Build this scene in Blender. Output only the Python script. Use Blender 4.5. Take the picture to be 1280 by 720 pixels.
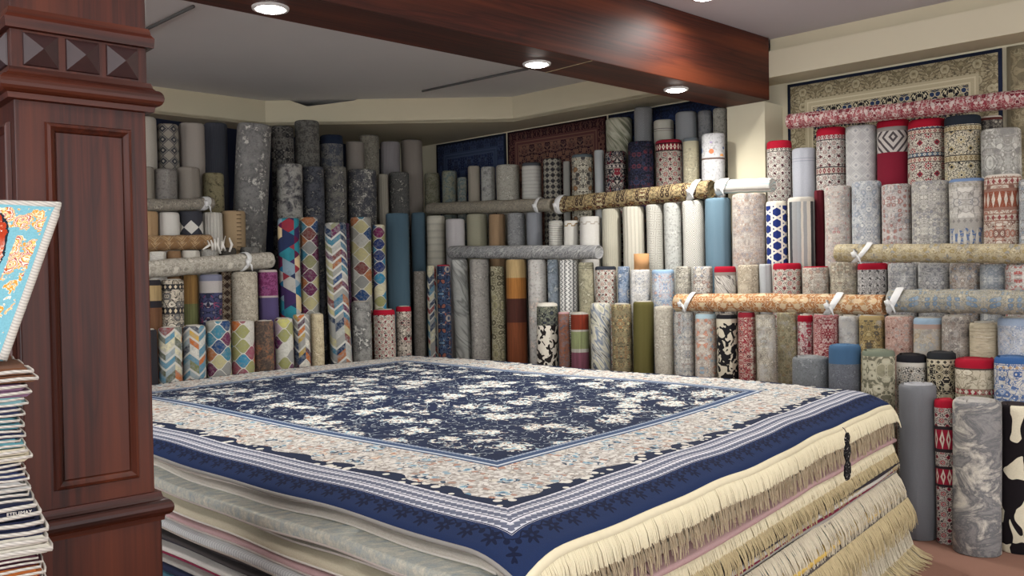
import bpy, bmesh, math, random
from mathutils import Vector, Matrix
for o in list(bpy.data.objects): bpy.data.objects.remove(o, do_unlink=True)
SC = bpy.context.scene; COL = SC.collection
PI = math.pi
# ------------------------------------------------------------------ camera
FPX, PHI, PIT = 1100.0, 0.018, 18/1100
CAM = Vector((0, 0, 1.6))
FW = Vector((0, math.cos(PIT), -math.sin(PIT))); UP0 = Vector((0, math.sin(PIT), math.cos(PIT)))
RT = math.cos(PHI)*Vector((1, 0, 0)) - math.sin(PHI)*UP0
UP = math.cos(PHI)*UP0 + math.sin(PHI)*Vector((1, 0, 0))
cd = bpy.data.cameras.new('camera'); cam = bpy.data.objects.new('camera', cd); COL.objects.link(cam)
cd.sensor_width = 36; cd.lens = FPX/1280*36; cd.clip_start = .05
cam.matrix_world = Matrix(((RT.x, UP.x, -FW.x, CAM.x), (RT.y, UP.y, -FW.y, CAM.y), (RT.z, UP.z, -FW.z, CAM.z), (0, 0, 0, 1)))
SC.camera = cam
# ------------------------------------------------------------------ world, exposure
w = bpy.data.worlds.new('world'); SC.world = w; w.use_nodes = True
w.node_tree.nodes['Background'].inputs[0].default_value = (.93, .96, 1, 1)
w.node_tree.nodes['Background'].inputs[1].default_value = 2.8
SC.view_settings.view_transform = 'Standard'; SC.view_settings.look = 'None'
SC.view_settings.gamma = 1; SC.view_settings.use_curve_mapping = False
SC.view_settings.exposure = 0.45
BEAM_W, ROOM_W = 21, 10      # watts of each recessed lamp

def ray(x, y): return FW*FPX + RT*(x-640) - UP*(y-360)
def atz(x, y, z):
    d = ray(x, y); return CAM + d*((z-CAM.z)/d.z)
def onplane(x, y, p, n):
    d = ray(x, y); return CAM + d*((p-CAM).dot(n)/d.dot(n))
# stack of carpets: flat top corners
ZT = .9
SF, SR, SB = atz(640, 665, ZT), atz(1092, 489, ZT), atz(512, 443, ZT)
SL = SF + SB - SR
AH = (SR-SF).normalized(); BH = (SL-SF).normalized(); LA = (SR-SF).length; LB = (SL-SF).length
NR = Vector((-BH.y, BH.x, 0));  NR = NR if NR.dot(AH) > 0 else -NR      # outward normal of back-right edge
NL = Vector((-AH.y, AH.x, 0));  NL = NL if NL.dot(BH) > 0 else -NL      # outward normal of back-left edge
def onR(x, y, o): return onplane(x, y, SR+NR*o, NR)
def onL(x, y, o): return onplane(x, y, SL+NL*o, NL)

# ------------------------------------------------------------------ node expression helpers
def lin(h):
    if not isinstance(h, str): return tuple(h)+(1,) if len(h) == 3 else tuple(h)
    h = h.lstrip('#'); c = [int(h[i:i+2], 16)/255 for i in (0, 2, 4)]
    return tuple((v/12.92 if v <= .04045 else ((v+.055)/1.055)**2.4) for v in c)+(1,)
class V:
    def __init__(s, g, k): s.g, s.k = g, k
    def _m(s, op, b=None, c=None): return s.g.math(op, s, b, c)
    def __add__(s, b): return s._m('ADD', b)
    __radd__ = __add__
    def __sub__(s, b): return s._m('SUBTRACT', b)
    def __rsub__(s, b): return s.g.math('SUBTRACT', b, s)
    def __mul__(s, b): return s._m('MULTIPLY', b)
    __rmul__ = __mul__
    def __truediv__(s, b): return s._m('DIVIDE', b)
    def __lt__(s, b): return s._m('LESS_THAN', b)
    def __gt__(s, b): return s._m('GREATER_THAN', b)
class G:
    def __init__(s, nt): s.nt = nt
    def put(s, sock, v):
        if v is None: return
        if isinstance(v, V): s.nt.links.new(v.k, sock)
        elif isinstance(v, (str, tuple, list)) and sock.type == 'RGBA': sock.default_value = lin(v)
        else: sock.default_value = v
    def math(s, op, a, b=None, c=None, clamp=False):
        n = s.nt.nodes.new('ShaderNodeMath'); n.operation = op; n.use_clamp = clamp
        for i, v in enumerate((a, b, c)): s.put(n.inputs[i], v)
        return V(s, n.outputs[0])
    def fr(s, a): return s.math('FRACT', a)
    def fl(s, a): return s.math('FLOOR', a)
    def ab(s, a): return s.math('ABSOLUTE', a)
    def sin(s, a): return s.math('SINE', a)
    def cos(s, a): return s.math('COSINE', a)
    def mn(s, a, b): return s.math('MINIMUM', a, b)
    def mx(s, a, b): return s.math('MAXIMUM', a, b)
    def pp(s, a, b): return s.math('PINGPONG', a, b)
    def sat(s, a): return s.math('ADD', a, 0.0, clamp=True)
    def step(s, a, lo, hi): return s.sat((a-lo)/(hi-lo))
    def band(s, a, lo, hi): return (a > lo)*(a < hi)
    def vec(s, x, y, z=0.0):
        n = s.nt.nodes.new('ShaderNodeCombineXYZ')
        for i, v in enumerate((x, y, z)): s.put(n.inputs[i], v)
        return V(s, n.outputs[0])
    def mix(s, f, a, b):
        n = s.nt.nodes.new('ShaderNodeMix'); n.data_type = 'RGBA'
        s.put(n.inputs[0], f); s.put(n.inputs[6], a); s.put(n.inputs[7], b)
        return V(s, n.outputs[2])
    def noise(s, v, sc, det=3, rough=.55, dist=0):
        n = s.nt.nodes.new('ShaderNodeTexNoise'); s.put(n.inputs['Vector'], v)
        n.inputs['Scale'].default_value = sc; n.inputs['Detail'].default_value = det
        n.inputs['Roughness'].default_value = rough; n.inputs['Distortion'].default_value = dist
        return V(s, n.outputs[0])
    def voro(s, v, sc, feat='F1', rnd=1.0):
        n = s.nt.nodes.new('ShaderNodeTexVoronoi'); n.feature = feat; s.put(n.inputs['Vector'], v)
        n.inputs['Scale'].default_value = sc; n.inputs['Randomness'].default_value = rnd
        if feat == 'DISTANCE_TO_EDGE': return V(s, n.outputs['Distance']), None
        sp = s.nt.nodes.new('ShaderNodeSeparateColor'); s.nt.links.new(n.outputs['Color'], sp.inputs[0])
        return V(s, n.outputs['Distance']), V(s, sp.outputs[0])
    def white(s, x, y, z=0.0):
        n = s.nt.nodes.new('ShaderNodeTexWhiteNoise'); s.put(n.inputs['Vector'], s.vec(x, y, z)); return V(s, n.outputs['Value'])
    def pick(s, f, cols, mode='CONSTANT'):
        n = s.nt.nodes.new('ShaderNodeValToRGB'); r = n.color_ramp; r.interpolation = mode
        k = len(cols)
        while len(r.elements) < k: r.elements.new(1)
        for i, c in enumerate(cols):
            r.elements[i].position = i/k if mode == 'CONSTANT' else i/max(1, k-1); 
        for i, c in enumerate(cols): r.elements[i].color = lin(c)
        s.put(n.inputs[0], f); return V(s, n.outputs[0])
    def uv(s):
        n = s.nt.nodes.new('ShaderNodeUVMap'); n.uv_map = 'UVMap'
        p = s.nt.nodes.new('ShaderNodeSeparateXYZ'); s.nt.links.new(n.outputs[0], p.inputs[0])
        return V(s, p.outputs[0]), V(s, p.outputs[1])
    def obj(s):
        n = s.nt.nodes.new('ShaderNodeTexCoord')
        p = s.nt.nodes.new('ShaderNodeSeparateXYZ'); s.nt.links.new(n.outputs['Object'], p.inputs[0])
        return [V(s, p.outputs[i]) for i in range(3)]
def mat(name, fn, rough=.9, bump=.25, bd=.004, spec=.25, coat=0, emit=None, metal=0):
    m = bpy.data.materials.new(name); m.use_nodes = True; nt = m.node_tree; g = G(nt)
    b = nt.nodes['Principled BSDF']; b.inputs['Roughness'].default_value = rough
    b.inputs['Specular IOR Level'].default_value = spec; b.inputs['Coat Weight'].default_value = coat
    b.inputs['Coat Roughness'].default_value = .42; b.inputs['Metallic'].default_value = metal
    r = fn(g); col, hgt = r if isinstance(r, tuple) else (r, None)
    g.put(b.inputs['Base Color'], col)
    if hgt is not None:
        bn = nt.nodes.new('ShaderNodeBump'); bn.inputs['Strength'].default_value = bump; bn.inputs['Distance'].default_value = bd
        g.put(bn.inputs['Height'], hgt); nt.links.new(bn.outputs[0], b.inputs['Normal'])
    if emit:
        b.inputs['Emission Color'].default_value = lin(emit[0]); b.inputs['Emission Strength'].default_value = emit[1]
    return m
RND = random.Random(7)
_cache = {}
def fabric(fn, rough=.92, bump=.5, coat=0):
    """carpet material from a pattern fn(g,u,v)->color ; adds pile relief and slight soiling"""
    sd = RND.uniform(0, 90)
    def f(g):
        u, v = g.uv(); r = fn(g, u, v, sd)
        col, h = r if isinstance(r, tuple) else (r, None)
        fine = g.noise(g.vec(u, v, sd), 260, 2, .6)
        col = g.mix((fine-.5)*.9+.12, col, g.mix(.5, col, '#1c1a1a'))
        hh = fine*.5 if h is None else fine*.25+h
        return col, hh
    return mat('carpet', f, rough, bump, .005, .2, coat)

# ---- patterns; u, v in metres (v down from the top end)
def capped(fn, caps):
    def f(g, u, v, sd):
        c = fn(g, u, v, sd); h = None
        if isinstance(c, tuple): c, h = c
        for (v0, v1, cc) in caps: c = g.mix(g.band(v, v0, v1), c, cc)
        return c if h is None else (c, h)
    return f
def plain(c, d=None, rib=0, hrib=0, amt=.5):
    d = d or c
    def f(g, u, v, sd):
        n = g.noise(g.vec(u*30, v*2.2, sd), 1, 4, .6)
        col = g.mix(n, g.mix(.35*amt, c, '#3a3634'), d)
        if rib:
            s = g.sin(u*rib); return g.mix(g.step(s, .2, 1)*.35, col, g.mix(.6, col, '#222222')), s*.5+.5
        if hrib:
            s = g.sin(v*hrib); return g.mix(g.step(s, .2, 1)*.3, col, g.mix(.6, col, '#222222')), s*.5+.5
        return col
    return f
def distress(a, b, c=None, S=9, cut=.5, sh=.05, str_=(1, 1)):
    sh *= .6
    def f(g, u, v, sd):
        p = g.vec(u*str_[0], v*str_[1], sd)
        n = g.noise(p, S, 8, .68, .4); n2 = g.noise(p, S*4.5, 5, .7)
        m = g.step(n*.7+n2*.3, cut-sh, cut+sh)
        col = g.mix(m, a, b)
        if c: col = g.mix(g.step(n2*.45+n*.55, .54, .60), col, c)
        col = g.mix(g.step(n2, .50, .36)*.45, col, '#26262a')
        return col
    return f
def persian(base, pal, line, S=24, bands=(), fade=0, fc='#b5b0a8', PU=.11, PV=.23, sharp=1):
    """mirrored arabesque: rosettes, curling stems, optional border bands (v0,v1,colour,motif)"""
    def f(g, u, v, sd):
        uu = g.pp(u+sd*.013, PU); vv = g.pp(v+sd*.017, PV)
        wv = g.noise(g.vec(uu, vv, sd), 18, 2)
        p = g.vec(uu+wv*.03, vv-wv*.03, sd)
        d, r = g.voro(p, S)
        e, _ = g.voro(p, S*1.7, 'DISTANCE_TO_EDGE')
        n = g.noise(p, S*1.1, 2, .5, .6)
        stem = g.ab(g.fr(n*7)-.5) < .13
        col = g.mix(stem, base, line)
        col = g.mix((e < .05)*(r > .35), col, g.pick(g.white(g.fl(uu*40), g.fl(vv*40), sd), pal))
        leaf = (d < .42)
        col = g.mix(leaf, col, line)
        col = g.mix(d < .36, col, g.pick(r, pal))
        col = g.mix(d < .17, col, base); col = g.mix(d < .09, col, line)
        for (v0, v1, bc, mc) in bands:
            q = g.fr(u*28); t = (v-v0)/(v1-v0)
            mo = ((g.ab(q-.5)*.7+g.ab(t-.5)*.6) < .22)
            inner = g.mix(mo, g.mix(stem, bc, line), mc)
            edge = g.mx(t < .14, t > .86)
            inner = g.mix(edge, inner, line)
            col = g.mix(g.band(v, v0, v1), col, inner)
        if fade:
            k = g.noise(g.vec(u, v, sd+5), 16, 5, .7)
            col = g.mix(g.step(k, .62-fade*.5, .75-fade*.3), col, fc)
            col = g.mix(fade*.35, col, fc)
        mo_ = g.noise(g.vec(u, v, sd+9), 14, 4, .7)
        return g.mix(g.step(mo_, .52, .70)*.4, col, '#3a3634')
    return f
def rosette(base, dark, acc, cell=.075, bands=()):
    def f(g, u, v, sd):
        a = g.fr(u/cell+sd)-.5; b = g.fr(v/cell+.3*sd)-.5
        r = g.math('SQRT', a*a+b*b); th = g.math('ARCTAN2', b, a)
        rr = .30+.09*g.cos(th*8)
        n = g.noise(g.vec(u, v, sd), 45, 2, .5, 1)
        col = g.mix(g.ab(g.fr(n*5)-.5) < .16, base, dark)
        col = g.mix(r < rr+.05, col, dark); col = g.mix(r < rr, col, base)
        col = g.mix(r < rr*.68, col, acc); col = g.mix(r < .11, col, base); col = g.mix(r < .06, col, dark)
        dd = g.ab(g.ab(a)-.5)+g.ab(g.ab(b)-.5)
        col = g.mix(dd < .2, col, acc); col = g.mix(dd < .1, col, dark)
        for (v0, v1, bc, mc) in bands:
            q = g.fr(u*30); t = (v-v0)/(v1-v0)
            inner = g.mix((g.ab(q-.5)+g.ab(t-.5)) < .38, bc, mc)
            inner = g.mix((g.ab(q-.5)+g.ab(t-.5)) < .16, inner, bc)
            inner = g.mix(g.mx(t < .13, t > .87), inner, dark)
            col = g.mix(g.band(v, v0, v1), col, inner)
        return col
    return f
def zigzag(pal, w=.075, h=.042, line='#b9b6ac', amp=.9):
    w, h = w*1.8, h*1.45
    def f(g, u, v, sd):
        x = u/w+.5*(sd > 45)+.25; t = v/h+g.ab(g.fr(x)-.5)*2*amp
        idx = g.fl(t); side = g.fl(x*2)
        c = g.pick(g.white(idx, side, sd), pal)
        n = g.noise(g.vec(u, v, sd), 40, 4, .7)
        c = g.mix(g.step(n, .42, .66)*.75, c, '#8a8c8a')
        return g.mix((g.fr(t) < .3)*(g.white(idx, 3.0, sd) > .35), c, line)
    return f
def ogee(pal, w=.10, h=.105, line='#bdb9ad'):
    w, h = w*1.65, h*1.3
    def f(g, u, v, sd):
        x = u/w+(.5 if sd > 45 else 0); y = v/h+.3
        hA = (g.cos(x*2*PI)+1)*.25; d = g.ab(g.fr(y+.5)-.5)
        inA = d < hA
        ix = g.fl(x+.5)*inA+(g.fl(x)+.5)*(1-inA); iy = g.fl(y+.5)*inA+(g.fl(y)+.5)*(1-inA)
        c = g.pick(g.white(ix, iy, sd), pal)
        n = g.noise(g.vec(u, v, sd), 55, 4, .7)
        c = g.mix(g.step(n, .45, .68)*.55, c, '#8f8c82')
        return g.mix(g.ab(d-hA) < .035, c, line)
    return f
def cubes(pal, s=.10):
    def f(g, u, v, sd):
        a = u/s*1.1547; b = v/s+u/s*.577; c = v/s-u/s*.577
        k = g.white(g.fl(a+sd), g.fl(b), g.fl(c))
        col = g.pick(k, pal); n = g.noise(g.vec(u, v, sd), 14, 4)
        return g.mix(g.step(n, .5, .75)*.4, col, '#2b2f3c')
    return f
def tri(navy, cream, s=.06):
    def f(g, u, v, sd):
        a = g.ab(g.fr(u/s*1.1547)-.5); b = g.ab(g.fr(v/s+u/s*.577)-.5); c = g.ab(g.fr(v/s-u/s*.577)-.5)
        m = g.mn(a, g.mn(b, c)) < .10
        big = g.noise(g.vec(u, v, sd), 9, 1) > .5
        return g.mix(m, navy, cream)
    return f
def lattice(a, b, s=.05, c=None):
    def f(g, u, v, sd):
        d = g.ab(g.fr(u/s)-.5)+g.ab(g.fr(v/s)-.5)
        col = g.mix(d < .36, a, b); col = g.mix(d < .14, col, c or a)
        col = g.mix(g.band(d, .44, .53), col, b)
        n = g.noise(g.vec(u, v, sd), 60, 3); return g.mix(g.step(n, .55, .7)*.4, col, '#8d8a84')
    return f
def blobs(a, b, S=7, cut=.55):
    def f(g, u, v, sd):
        n = g.noise(g.vec(u, v*.8, sd), S, 1, .3, .8); return g.mix(n > cut, a, b)
    return f
def flow(cols, S=3):
    def f(g, u, v, sd):
        n = g.noise(g.vec(u*1.2, v*2-u*2.2, sd), S, 2, .5, 1.2)
        return g.pick(g.fr(n*3.3), cols, 'LINEAR')
    return f
def bandsv(lst, base):
    """list of (v_end, colour)"""
    def f(g, u, v, sd):
        c = g.mix(0.0, base, base); prev = -1
        for ve, cc in lst:
            c = g.mix(g.band(v, prev, ve), c, cc); prev = ve
        n = g.noise(g.vec(u*90, v*3, sd), 1, 4, .7); return g.mix(g.step(n, .35, .8)*.6, c, '#2a201a')
    return f
def vstripes(lst, per=.16):
    def f(g, u, v, sd):
        n = g.noise(g.vec(u, v, sd), 12, 3)
        t = g.fr(u/per+.15+n*.05); c = g.mix(0.0, lst[0][1], lst[0][1]); p = -1
        for e, cc in lst: c = g.mix(g.band(t, p, e), c, cc); p = e
        return c
    return f
def emboss(c, kind='chev', s=.05, dk='#8c8a80'):
    def f(g, u, v, sd):
        if kind == 'chev': t = v/s*2+g.ab(g.fr(u/s/1.6)-.5)*3.2; m = g.ab(g.fr(t*1.6)-.5)*2
        elif kind == 'cross':
            par = g.math('MODULO', g.fl(u/s)+g.fl(v/s)+40, 2.0)
            t = (u+v)*par+(u-v)*(1-par); m = g.ab(g.fr(t/s*3.2)-.5)*2
        elif kind == 'key':
            d = g.mx(g.ab(g.fr(u/s)-.5), g.ab(g.fr(v/s)-.5)); m = g.ab(g.fr(d*7)-.5)*2
        else: m = g.ab(g.fr(v/s*3)-.5)*2
        e = g.step(m, .25, .6); return g.mix(e, dk, c), e  # grooves also take the dk colour: relief shading painted as darker lines
    return f
def greek(c, br, y0=.03):
    def f(g, u, v, sd):
        q = g.fr(u*14); hi = q < .5; y = y0+hi*.018
        m = (g.ab(v-y) < .005)+(g.ab(g.ab(q-.25)-.25) < .06)*g.band(v, y0, y0+.018)
        t = g.noise(g.vec(u, v, sd), 30, 3)
        return g.mix(g.sat(m), g.mix(t*.3, c, '#b9b5aa'), br)
    return f

# palettes
IV, CRM, BEI, TAU, GRY, LGR = '#e4ddcd', '#d8cfba', '#b5a58a', '#8e8577', '#85858a', '#b9b9b6'
NAVY, RED, BLK, OLV, RUST, BRN, TEAL = '#1d2a4a', '#9c1128', '#17161b', '#6b6238', '#a3542f', '#6b4a33', '#3f6a80'
JEWEL = ['#3a7488', '#9a5f38', '#5d2346', '#82827e', '#213f68', '#aea578', '#84835c', '#a8a69d', '#703c38', '#8f8d84']
def PAL(*a): return list(a)
def soft(base, *pal, line='#746a60', S=26, fade=.12, **k): return persian(base, list(pal), line, S, fade=fade, **k)

# ------------------------------------------------------------------ object helpers
def link(name, me, material=None, parent=None):
    o = bpy.data.objects.new(name, me); COL.objects.link(o)
    if me is not None and material is not None:
        me.materials.clear()
        for mm in (material if isinstance(material, (list, tuple)) else [material]): me.materials.append(mm)
    if parent is not None: o.parent = parent
    return o
def tag(o, label, cat, group=None):
    o['label'] = label; o['category'] = cat
    if group: o['group'] = group
    return o
def struct(o): o['kind'] = 'structure'; return o
def bm_new(): return bmesh.new()
def finish(bm, name, material, parent=None, smooth=False):
    bmesh.ops.recalc_face_normals(bm, faces=bm.faces[:])
    me = bpy.data.meshes.new(name); bm.to_mesh(me); bm.free()
    if smooth:
        for p in me.polygons: p.use_smooth = True
    return link(name, me, material, parent)
def bx(bm, x0, x1, y0, y1, z0, z1, bev=0):
    vs = [bm.verts.new((x, y, z)) for z in (z0, z1) for y in (y0, y1) for x in (x0, x1)]
    fs = [bm.faces.new([vs[i] for i in q]) for q in ((0, 2, 3, 1), (4, 5, 7, 6), (0, 1, 5, 4), (2, 6, 7, 3), (0, 4, 6, 2), (1, 3, 7, 5))]
    if bev:
        es = list({e for f in fs for e in f.edges})
        bmesh.ops.bevel(bm, geom=es, offset=bev, segments=2, affect='EDGES', profile=.5)
def prism(bm, pts, z0, z1):
    a = [bm.verts.new((p[0], p[1], z0)) for p in pts]; b = [bm.verts.new((p[0], p[1], z1)) for p in pts]
    n = len(pts); bm.faces.new(a[::-1]); bm.faces.new(b)
    for i in range(n): bm.faces.new((a[i], a[(i+1) % n], b[(i+1) % n], b[i]))
def slab3(bm, outline, thick):
    """outline: 3-D points of a flat polygon, extruded by the vector thick"""
    a = [bm.verts.new(p) for p in outline]; b = [bm.verts.new(Vector(p)+thick) for p in outline]
    n = len(a); bm.faces.new(a[::-1]); bm.faces.new(b)
    for i in range(n): bm.faces.new((a[i], a[(i+1) % n], b[(i+1) % n], b[i]))
def tube(bm, pts, r, seg=6, caps=True):
    pts = [Vector(p) for p in pts]; rs = r if isinstance(r, (list, tuple)) else [r]*len(pts)
    rings = []
    for i, p in enumerate(pts):
        t = (pts[min(i+1, len(pts)-1)]-pts[max(i-1, 0)]).normalized()
        up = Vector((0, 0, 1)) if abs(t.z) < .9 else Vector((1, 0, 0))
        a = t.cross(up).normalized(); b = t.cross(a)
        rings.append([bm.verts.new(p+(a*math.cos(2*PI*k/seg)+b*math.sin(2*PI*k/seg))*rs[i]) for k in range(seg)])
    for i in range(len(rings)-1):
        for k in range(seg): bm.faces.new((rings[i][k], rings[i][(k+1) % seg], rings[i+1][(k+1) % seg], rings[i+1][k]))
    if caps: bm.faces.new(rings[0][::-1]); bm.faces.new(rings[-1])

# ------------------------------------------------------------------ plain materials
def flat(c, rough=.8, n=.08, sc=3, **k):
    return mat('paint', lambda g: g.mix(g.noise(g.vec(*g.obj()), sc, 4)*n*2, c, g.mix(.5, c, '#4c463c')), rough, **k)
M_cream = flat('#d6cdb2', .75); M_cream_in = flat('#cfc5a8', .8, .1)
M_ceil = flat('#dedddb', .85, .12, 1.2); M_ceil2 = flat('#c9c6cb', .8, .08, 1)
M_dark = flat('#15171f', .9)
M_wallnavy = flat('#1b2236', .95)
M_floor = mat('floor_carpet', lambda g: (lambda o: (g.mix(g.noise(g.vec(*o), 2.5, 5, .65)*.7, '#9c7564', '#7c5b4d'), g.noise(g.vec(*o), 220, 2)))(g.obj()), .9, .3)
def wood(dirn=2):
    def f(g):
        o = g.obj(); a = [x*55 for x in o]; a[dirn] = o[dirn]*1.1
        n = g.noise(g.vec(*a), 1, 5, .6, .35)
        b = [x*7 for x in o]; b[dirn] = o[dirn]*.55
        n2 = g.noise(g.vec(*b), 1, 2, .5, .25)
        ring = g.ab(g.fr(n2*14+n*.6)-.5)*2
        c = g.mix(g.step(n, .28, .75), '#200b06', '#562414')
        c = g.mix(g.step(ring, .55, 1)*.35, c, '#230c08')
        return g.mix(g.step(n2, .48, .66)*.55, c, '#70351c'), n
    return mat('mahogany', f, .4, .06, .002, .28, .07)
M_woodz = wood(2); M_woodx = wood(0); M_woody = wood(1)
M_stud = mat('dark_stud', lambda g: g.mix(g.noise(g.vec(*g.obj()), 30, 3), '#241314', '#3a201f'), .4, spec=.5, coat=.3)
M_fringe_cream = flat('#e2d8b8', .9, .12, 40); M_fringe_beige = flat('#c4b294', .9, .3, 70)
M_fringe_gold = flat('#c8b68c', .9, .4, 70); M_fringe_white = flat('#d8cdb4', .9, .35, 70)
M_white = flat('#ded9cf', .85, .1, 30); M_tie = flat('#d9d8d4', .7, .1, 30)

# ================================================================== THE ROOM
ZB, ZS, ZC, ZC2 = 2.966, 3.148, 3.40, 3.47
FR_o, WR_o, WL_o = 1.64, 1.95, 2.35
def Rp(s, o): return SR + NR*o - BH*s          # s: metres along the wall towards the front-right (beyond SR)
def Lp(s, o): return SL + NL*o + AH*s
def xy(p): return (p.x, p.y)
# floor / ceiling
bm = bm_new(); bx(bm, -9, 9, -6, 13, -.1, 0); struct(finish(bm, 'floor', M_floor))
# beam line
b0, b1 = atz(400, 0, ZB), atz(961, 125, ZB)
BX = (b1-b0); BX.z = 0; BX.normalize(); BY = Vector((-BX.y, BX.x, 0))     # BY: away from camera
def Bp(s, t): return b0 + BX*s + BY*t
sEnd = ((SR+NR*FR_o)-b0).dot(NR)/BX.dot(NR)
bm = bm_new(); prism(bm, [xy(Bp(-7, .2)), xy(Bp(9, .2)), xy(Bp(9, 9)), xy(Bp(-7, 9))], ZC, ZC+.15); struct(finish(bm, 'ceiling', M_ceil))
bm = bm_new(); prism(bm, [xy(Bp(-7, .2)), xy(Bp(9, .2)), xy(Bp(9, -12)), xy(Bp(-7, -12))], ZC2, ZC2+.15); struct(finish(bm, 'ceiling', M_ceil2))
# walls
bm = bm_new(); prism(bm, [xy(Rp(-9, WR_o)), xy(Rp(7, WR_o)), xy(Rp(7, WR_o+.15)), xy(Rp(-9, WR_o+.15))], 0, 3.6); struct(finish(bm, 'wall_right', M_cream))
bm = bm_new(); prism(bm, [xy(Lp(-5, WL_o)), xy(Lp(8, WL_o)), xy(Lp(8, WL_o+.15)), xy(Lp(-5, WL_o+.15))], 0, 3.6); struct(finish(bm, 'wall_left', M_wallnavy))
# soffit on the right, in front of the beam: fascia + underside, upper band set back
s_beam = (b1-SR).dot(-BH)
bm = bm_new(); prism(bm, [xy(Rp(s_beam-.02, FR_o)), xy(Rp(7, FR_o)), xy(Rp(7, WR_o)), xy(Rp(s_beam-.02, WR_o))], ZS, 3.36); struct(finish(bm, 'trim_1', M_cream))
bm = bm_new(); prism(bm, [xy(Rp(s_beam-.02, FR_o+.06)), xy(Rp(7, FR_o+.06)), xy(Rp(7, WR_o)), xy(Rp(s_beam-.02, WR_o))], 3.36, ZC2); struct(finish(bm, 'trim_2', M_cream_in))
# column under the beam
cA, cB = onR(910, 222, FR_o), onR(957, 222, FR_o)
bm = bm_new(); prism(bm, [xy(cA), xy(cB), xy(cB+NR*(WR_o-FR_o)), xy(cA+NR*(WR_o-FR_o))], 0, ZB-.001); struct(finish(bm, 'column', M_cream))
# inner soffit, fascia in pieces, with a broken notch at the top of the middle piece
fC = atz(641, 152, ZS); fB = atz(332, 157, ZS); fC.z = fB.z = 0; fA = fB - BX*4.2
def fascia(name, p, q, z0, z1, back, notch=None):
    d = (q-p).normalized(); nn = Vector((-d.y, d.x, 0)); nn = nn if nn.y > 0 else -nn
    pts = [Vector((p.x, p.y, z0)), Vector((q.x, q.y, z0)), Vector((q.x, q.y, z1))]
    if notch:
        for k, dz in notch[::-1]:
            m = p.lerp(q, k); pts.append(Vector((m.x, m.y, z1-dz)))
    pts.append(Vector((p.x, p.y, z1)))
    bm = bm_new(); slab3(bm, pts, nn*.03); return struct(finish(bm, name, M_cream_in))
oC = (fC-SR).dot(NR)
sC = (fC-SR).dot(-BH)
fD = Rp(s_beam-.02, oC)
fascia('trim_3', fA, fB, ZS, ZC, 1); fascia('trim_4', fB, fC, ZS, ZC, 1, [(.10, 0), (.17, .065), (.36, .012), (.37, 0)])
fascia('trim_5', fC, fD, ZS, ZC, 1)
bm = bm_new()
prism(bm, [xy(fA), xy(fB), xy(fC), xy(fD), xy(fD+NR*(WR_o-oC)), xy(Rp(-6.2, WR_o)), xy(Vector((-3.2, 11.2, 0))), xy(fA+Vector((-1.2, 2.2, 0)))], ZS+.002, ZS+.03)
struct(finish(bm, 'trim_6', M_cream_in))
# wooden ceiling beam
bm = bm_new(); bx(bm, -4.6, sEnd-.002, 0, .43, 0, ZC2-ZB-.001, .006)
M_beam = wood(0); M_beam.node_tree.nodes['Principled BSDF'].inputs['Roughness'].default_value = .55; M_beam.node_tree.nodes['Principled BSDF'].inputs['Coat Roughness'].default_value = .6
beam = finish(bm, 'ceiling_beam', M_beam); beam.location = (b0.x, b0.y, ZB)
beam.rotation_euler = (0, 0, math.atan2(BX.y, BX.x)); struct(beam)
bm = bm_new(); sj = (atz(735, 77, ZB)-b0).dot(BX); bx(bm, sj, sj+.004, .0, .43, -.0015, .0005); finish(bm, 'joint_strip', M_fringe_gold, beam)
# recessed lamps
M_glow = mat('lamp_glow', lambda g: g.mix(0.0, '#ffffff', '#ffffff'), .5, emit=('#fffaf2', 30))
M_ring = flat('#c9c6c2', .4)
def downlight(p, label, watts, rad=.075, col=(1, .975, .94)):
    r = link('recessed_lamp', None); r.location = p; tag(r, label, 'ceiling lamp', 'recessed lamps')
    bm = bm_new(); n = 24
    prof = [(rad+.018, -.001), (rad+.016, -.012), (rad, -.014), (rad-.004, -.002)]
    rings = [[bm.verts.new((q*math.cos(2*PI*k/n), q*math.sin(2*PI*k/n), z)) for k in range(n)] for q, z in prof]
    for i in range(3):
        for k in range(n): bm.faces.new((rings[i][k], rings[i][(k+1) % n], rings[i+1][(k+1) % n], rings[i+1][k]))
    finish(bm, 'rim', M_ring, r, True)
    bm = bm_new(); nn = 6; prv = None
    for j in range(nn):
        q = (rad-.003)*math.cos(j/nn*PI/2); z = -.006-.02*math.sin(j/nn*PI/2)
        rg = [bm.verts.new((q*math.cos(2*PI*k/n), q*math.sin(2*PI*k/n), z)) for k in range(n)]
        if prv:
            for k in range(n): bm.faces.new((prv[k], prv[(k+1) % n], rg[(k+1) % n], rg[k]))
        prv = rg
    bm.faces.new(prv); finish(bm, 'lens', M_glow, r, True)
    ld = bpy.data.lights.new('lamp_light', 'SPOT'); ld.energy = watts*4; ld.color = col; ld.shadow_soft_size = .05
    ld.spot_size = math.radians(168); ld.spot_blend = .7
    lo = bpy.data.objects.new('lamp_light', ld); COL.objects.link(lo); lo.parent = r; lo.location = (0, 0, -.04)
    return r
for (x, y), lb in zip(((338, 9), (671, 79), (845, 111)), ('round recessed lamp under the beam closest to the wooden pillar', 'middle round recessed lamp glowing under the wooden beam', 'round recessed lamp under the beam closest to the cream column')):
    p = atz(x, y, ZB); downlight(Vector((p.x, p.y, ZB)), lb, BEAM_W)
p = atz(880, -5, ZC2); downlight(Vector((p.x, p.y, ZC2)), 'round ceiling lamp in the pale ceiling beside the beam', ROOM_W)
for k, (x, y) in enumerate(((2.9, 3.9), (2.3, 2.1), (.6, 2.6), (-.9, .9), (1.2, .2), (-.6, -1.2))):
    downlight(Vector((x, y, ZC2)), 'round ceiling lamp of the front shop area, above the camera', ROOM_W)
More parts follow.
